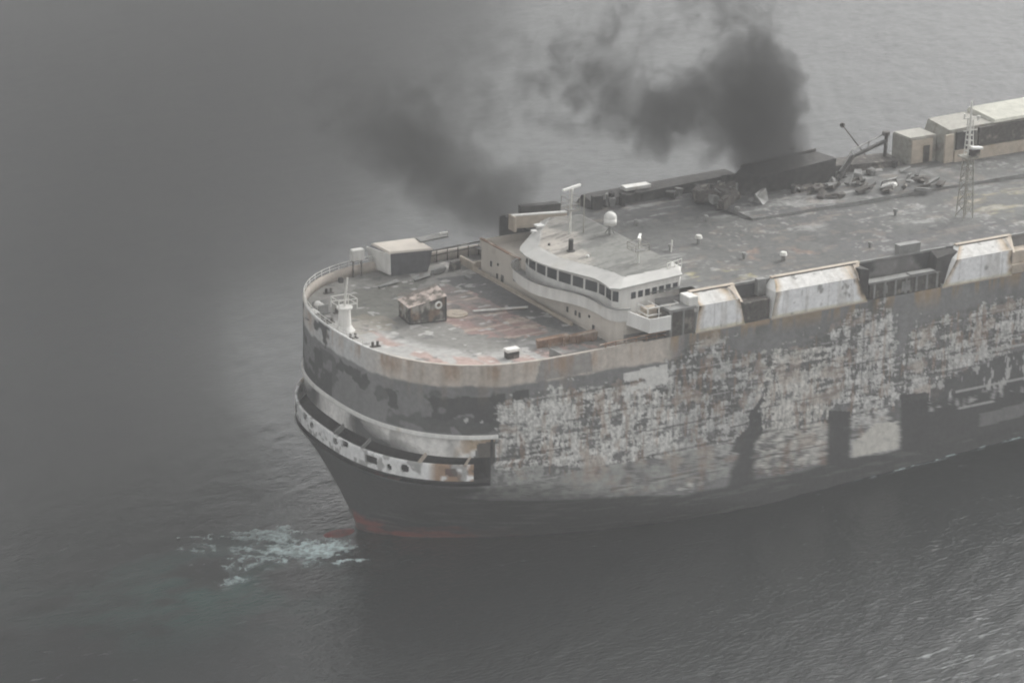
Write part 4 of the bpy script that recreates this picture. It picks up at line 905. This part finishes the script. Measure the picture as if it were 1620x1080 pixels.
# ------------------------------------------------------------------ smoke and haze
def smoke(name, label, puffs, dens, col, nscale, namt, thr, pad=1.25, step=None, detail=3):
    lo = np.min([np.array(p[:3])-p[3]*pad for p in puffs], 0); hi = np.max([np.array(p[:3])+p[3]*pad for p in puffs], 0)
    o = MB().box(lo[0], hi[0], lo[1], hi[1], max(lo[2], .9), hi[2]).build(name, None)
    m = bpy.data.materials.new(name); m.use_nodes = True; t = m.node_tree; t.nodes.clear(); L = t.links.new; N = t.nodes.new
    out = N('ShaderNodeOutputMaterial'); pv = N('ShaderNodeVolumePrincipled'); L(pv.outputs[0], out.inputs['Volume'])
    pv.inputs['Color'].default_value = (*col, 1); pv.inputs['Anisotropy'].default_value = .1
    tc = N('ShaderNodeTexCoord')
    nz = N('ShaderNodeTexNoise'); nz.inputs['Scale'].default_value = nscale; nz.inputs['Detail'].default_value = detail; nz.inputs['Roughness'].default_value = .6
    nz.inputs['Distortion'].default_value = .6
    L(tc.outputs['Object'], nz.inputs['Vector'])
    acc = None
    for p in puffs:
        d = N('ShaderNodeVectorMath'); d.operation = 'DISTANCE'; d.inputs[1].default_value = p[:3]; L(tc.outputs['Object'], d.inputs[0])
        q = N('ShaderNodeMapRange'); q.interpolation_type = 'SMOOTHSTEP'; q.inputs['From Min'].default_value = 0; q.inputs['From Max'].default_value = p[3]*1.2
        q.inputs['To Min'].default_value = p[4] if len(p) > 4 else 1.; q.inputs['To Max'].default_value = 0; L(d.outputs['Value'], q.inputs['Value'])
        if acc is None: acc = q.outputs[0]
        else:
            s_ = N('ShaderNodeMath'); s_.operation = 'MAXIMUM' if namt > 9 else 'ADD'; L(acc, s_.inputs[0]); L(q.outputs[0], s_.inputs[1]); acc = s_.outputs[0]
    # density = clamp(acc + (noise-.5)*namt*min(acc*3,1) - thr)*dens
    s1 = N('ShaderNodeMath'); s1.operation = 'MULTIPLY_ADD'; L(nz.outputs['Fac'], s1.inputs[0]); s1.inputs[1].default_value = namt; s1.inputs[2].default_value = -.5*namt-thr
    s2 = N('ShaderNodeMath'); s2.operation = 'ADD'; L(acc, s2.inputs[0]); L(s1.outputs[0], s2.inputs[1])
    gate = N('ShaderNodeMath'); gate.operation = 'MULTIPLY'; gate.use_clamp = True; L(acc, gate.inputs[0]); gate.inputs[1].default_value = 4
    s3 = N('ShaderNodeMath'); s3.operation = 'MULTIPLY'; s3.use_clamp = True; L(s2.outputs[0], s3.inputs[0]); s3.inputs[1].default_value = 1.3
    s5 = N('ShaderNodeMath'); s5.operation = 'MULTIPLY'; L(s3.outputs[0], s5.inputs[0]); L(gate.outputs[0], s5.inputs[1])
    s4 = N('ShaderNodeMath'); s4.operation = 'MULTIPLY'; L(s5.outputs[0], s4.inputs[0]); s4.inputs[1].default_value = dens; L(s4.outputs[0], pv.inputs['Density'])
    o.data.materials.append(m)
    if step: m.cycles.volume_step_rate = step
    tag(o, label, 'smoke', kind='stuff')
    return o
def W(p): 
    v = SHIP @ Vector(p[:3]); return (v.x, v.y, v.z)+tuple(p[3:])
pl1 = [(42.9, 10, 22.6, 3.4, 1.2), (39.0, 9.5, 23.6, 3.2, .9), (41.2, 10, 25.0, 4.6), (39.9, 10, 26.6, 5.2), (38.6, 10, 29.4, 5.8), (41.0, 10, 31.8, 4.8), (37.6, 10, 34.6, 5.2, .8), (33.2, 10, 31.8, 4.6, .8), (29.0, 9, 32.0, 4.2, .9), (26.9, 9, 29.6, 4.4, .9), (22.6, 9, 31.8, 6.0, .5), (16.1, 10, 35, 8, .4), (38, 12, 40, 8, .35), (34, 14, 46, 9, .3), (33, 10, 27, 4, .45), (24, 12, 40, 9, .25)]
smoke('smoke_plume', 'dark billowing smoke plume rising from the burnt starboard casing amidships', [W(p) for p in pl1], .38, (.07, .07, .07), .42, 2.5, .24, step=.45, detail=4)
pl2 = [(11.2, 12.5, 21.4, 2.6), (11.8, 12.5, 23.0, 3.8), (8.6, 12.5, 23.2, 4.4, 1.2), (13.5, 13, 25, 3.0, .6), (4.8, 12, 25.6, 5.0), (1.8, 12, 28.2, 5.2, .8), (-1.5, 12, 31.0, 6, .6), (-6, 13, 35.5, 8, .4), (4, 14, 33, 8, .35), (10, 14, 30, 6, .3), (12, 14, 38, 8, .25)]
smoke('smoke_plume', 'dark smoke drifting left from behind the bridge on the starboard side', [W(p) for p in pl2], .22, (.06, .06, .06), .42, 2.3, .22, step=.5, detail=4)
vl = [(-31, 34, 39, 22), (-31, 30, 25, 20), (-34, 24, 11, 18), (-18, 36, 33, 22), (-18, 36, 17, 20), (-8, 36, 42, 20), (-4, 38, 27, 20), (8, 40, 37, 20), (20, 44, 42, 18, .7), (32, 50, 46, 17, .4), (-44, 10, 8, 18, .9), (-36, 0, 4, 15, .8), (-46, -8, 6, 16, .7), (-27, 13, 4, 13, 1.4), (-24, 24, 7, 13, .9), (-27, 3, 1, 12, 1.2), (-27, 22, 15, 12, .8), (2, 42, 20, 16, .8), (18, 46, 26, 16, .5)]
smoke('smoke_veil', 'broad thin veil of drifting smoke over the sea beyond the bow', [W(p) for p in vl], .036, (.085, .087, .087), .05, .45, .12, step=1.3, detail=1)
hz = MB().box(-2050, 2050, -2050, 2050, -3, 135).build('haze', None)
m = bpy.data.materials.new('haze air'); m.use_nodes = True; t = m.node_tree; t.nodes.clear()
out = t.nodes.new('ShaderNodeOutputMaterial'); pv = t.nodes.new('ShaderNodeVolumePrincipled'); t.links.new(pv.outputs[0], out.inputs['Volume'])
pv.inputs['Color'].default_value = (.80, .80, .80, 1); pv.inputs['Density'].default_value = .00036; pv.inputs['Anisotropy'].default_value = 0
hz.data.materials.append(m); hz.display_type = 'WIRE'
tag(hz, 'grey smoky haze in the air over the sea', 'haze', kind='stuff')

# every part was modelled in the ship's frame
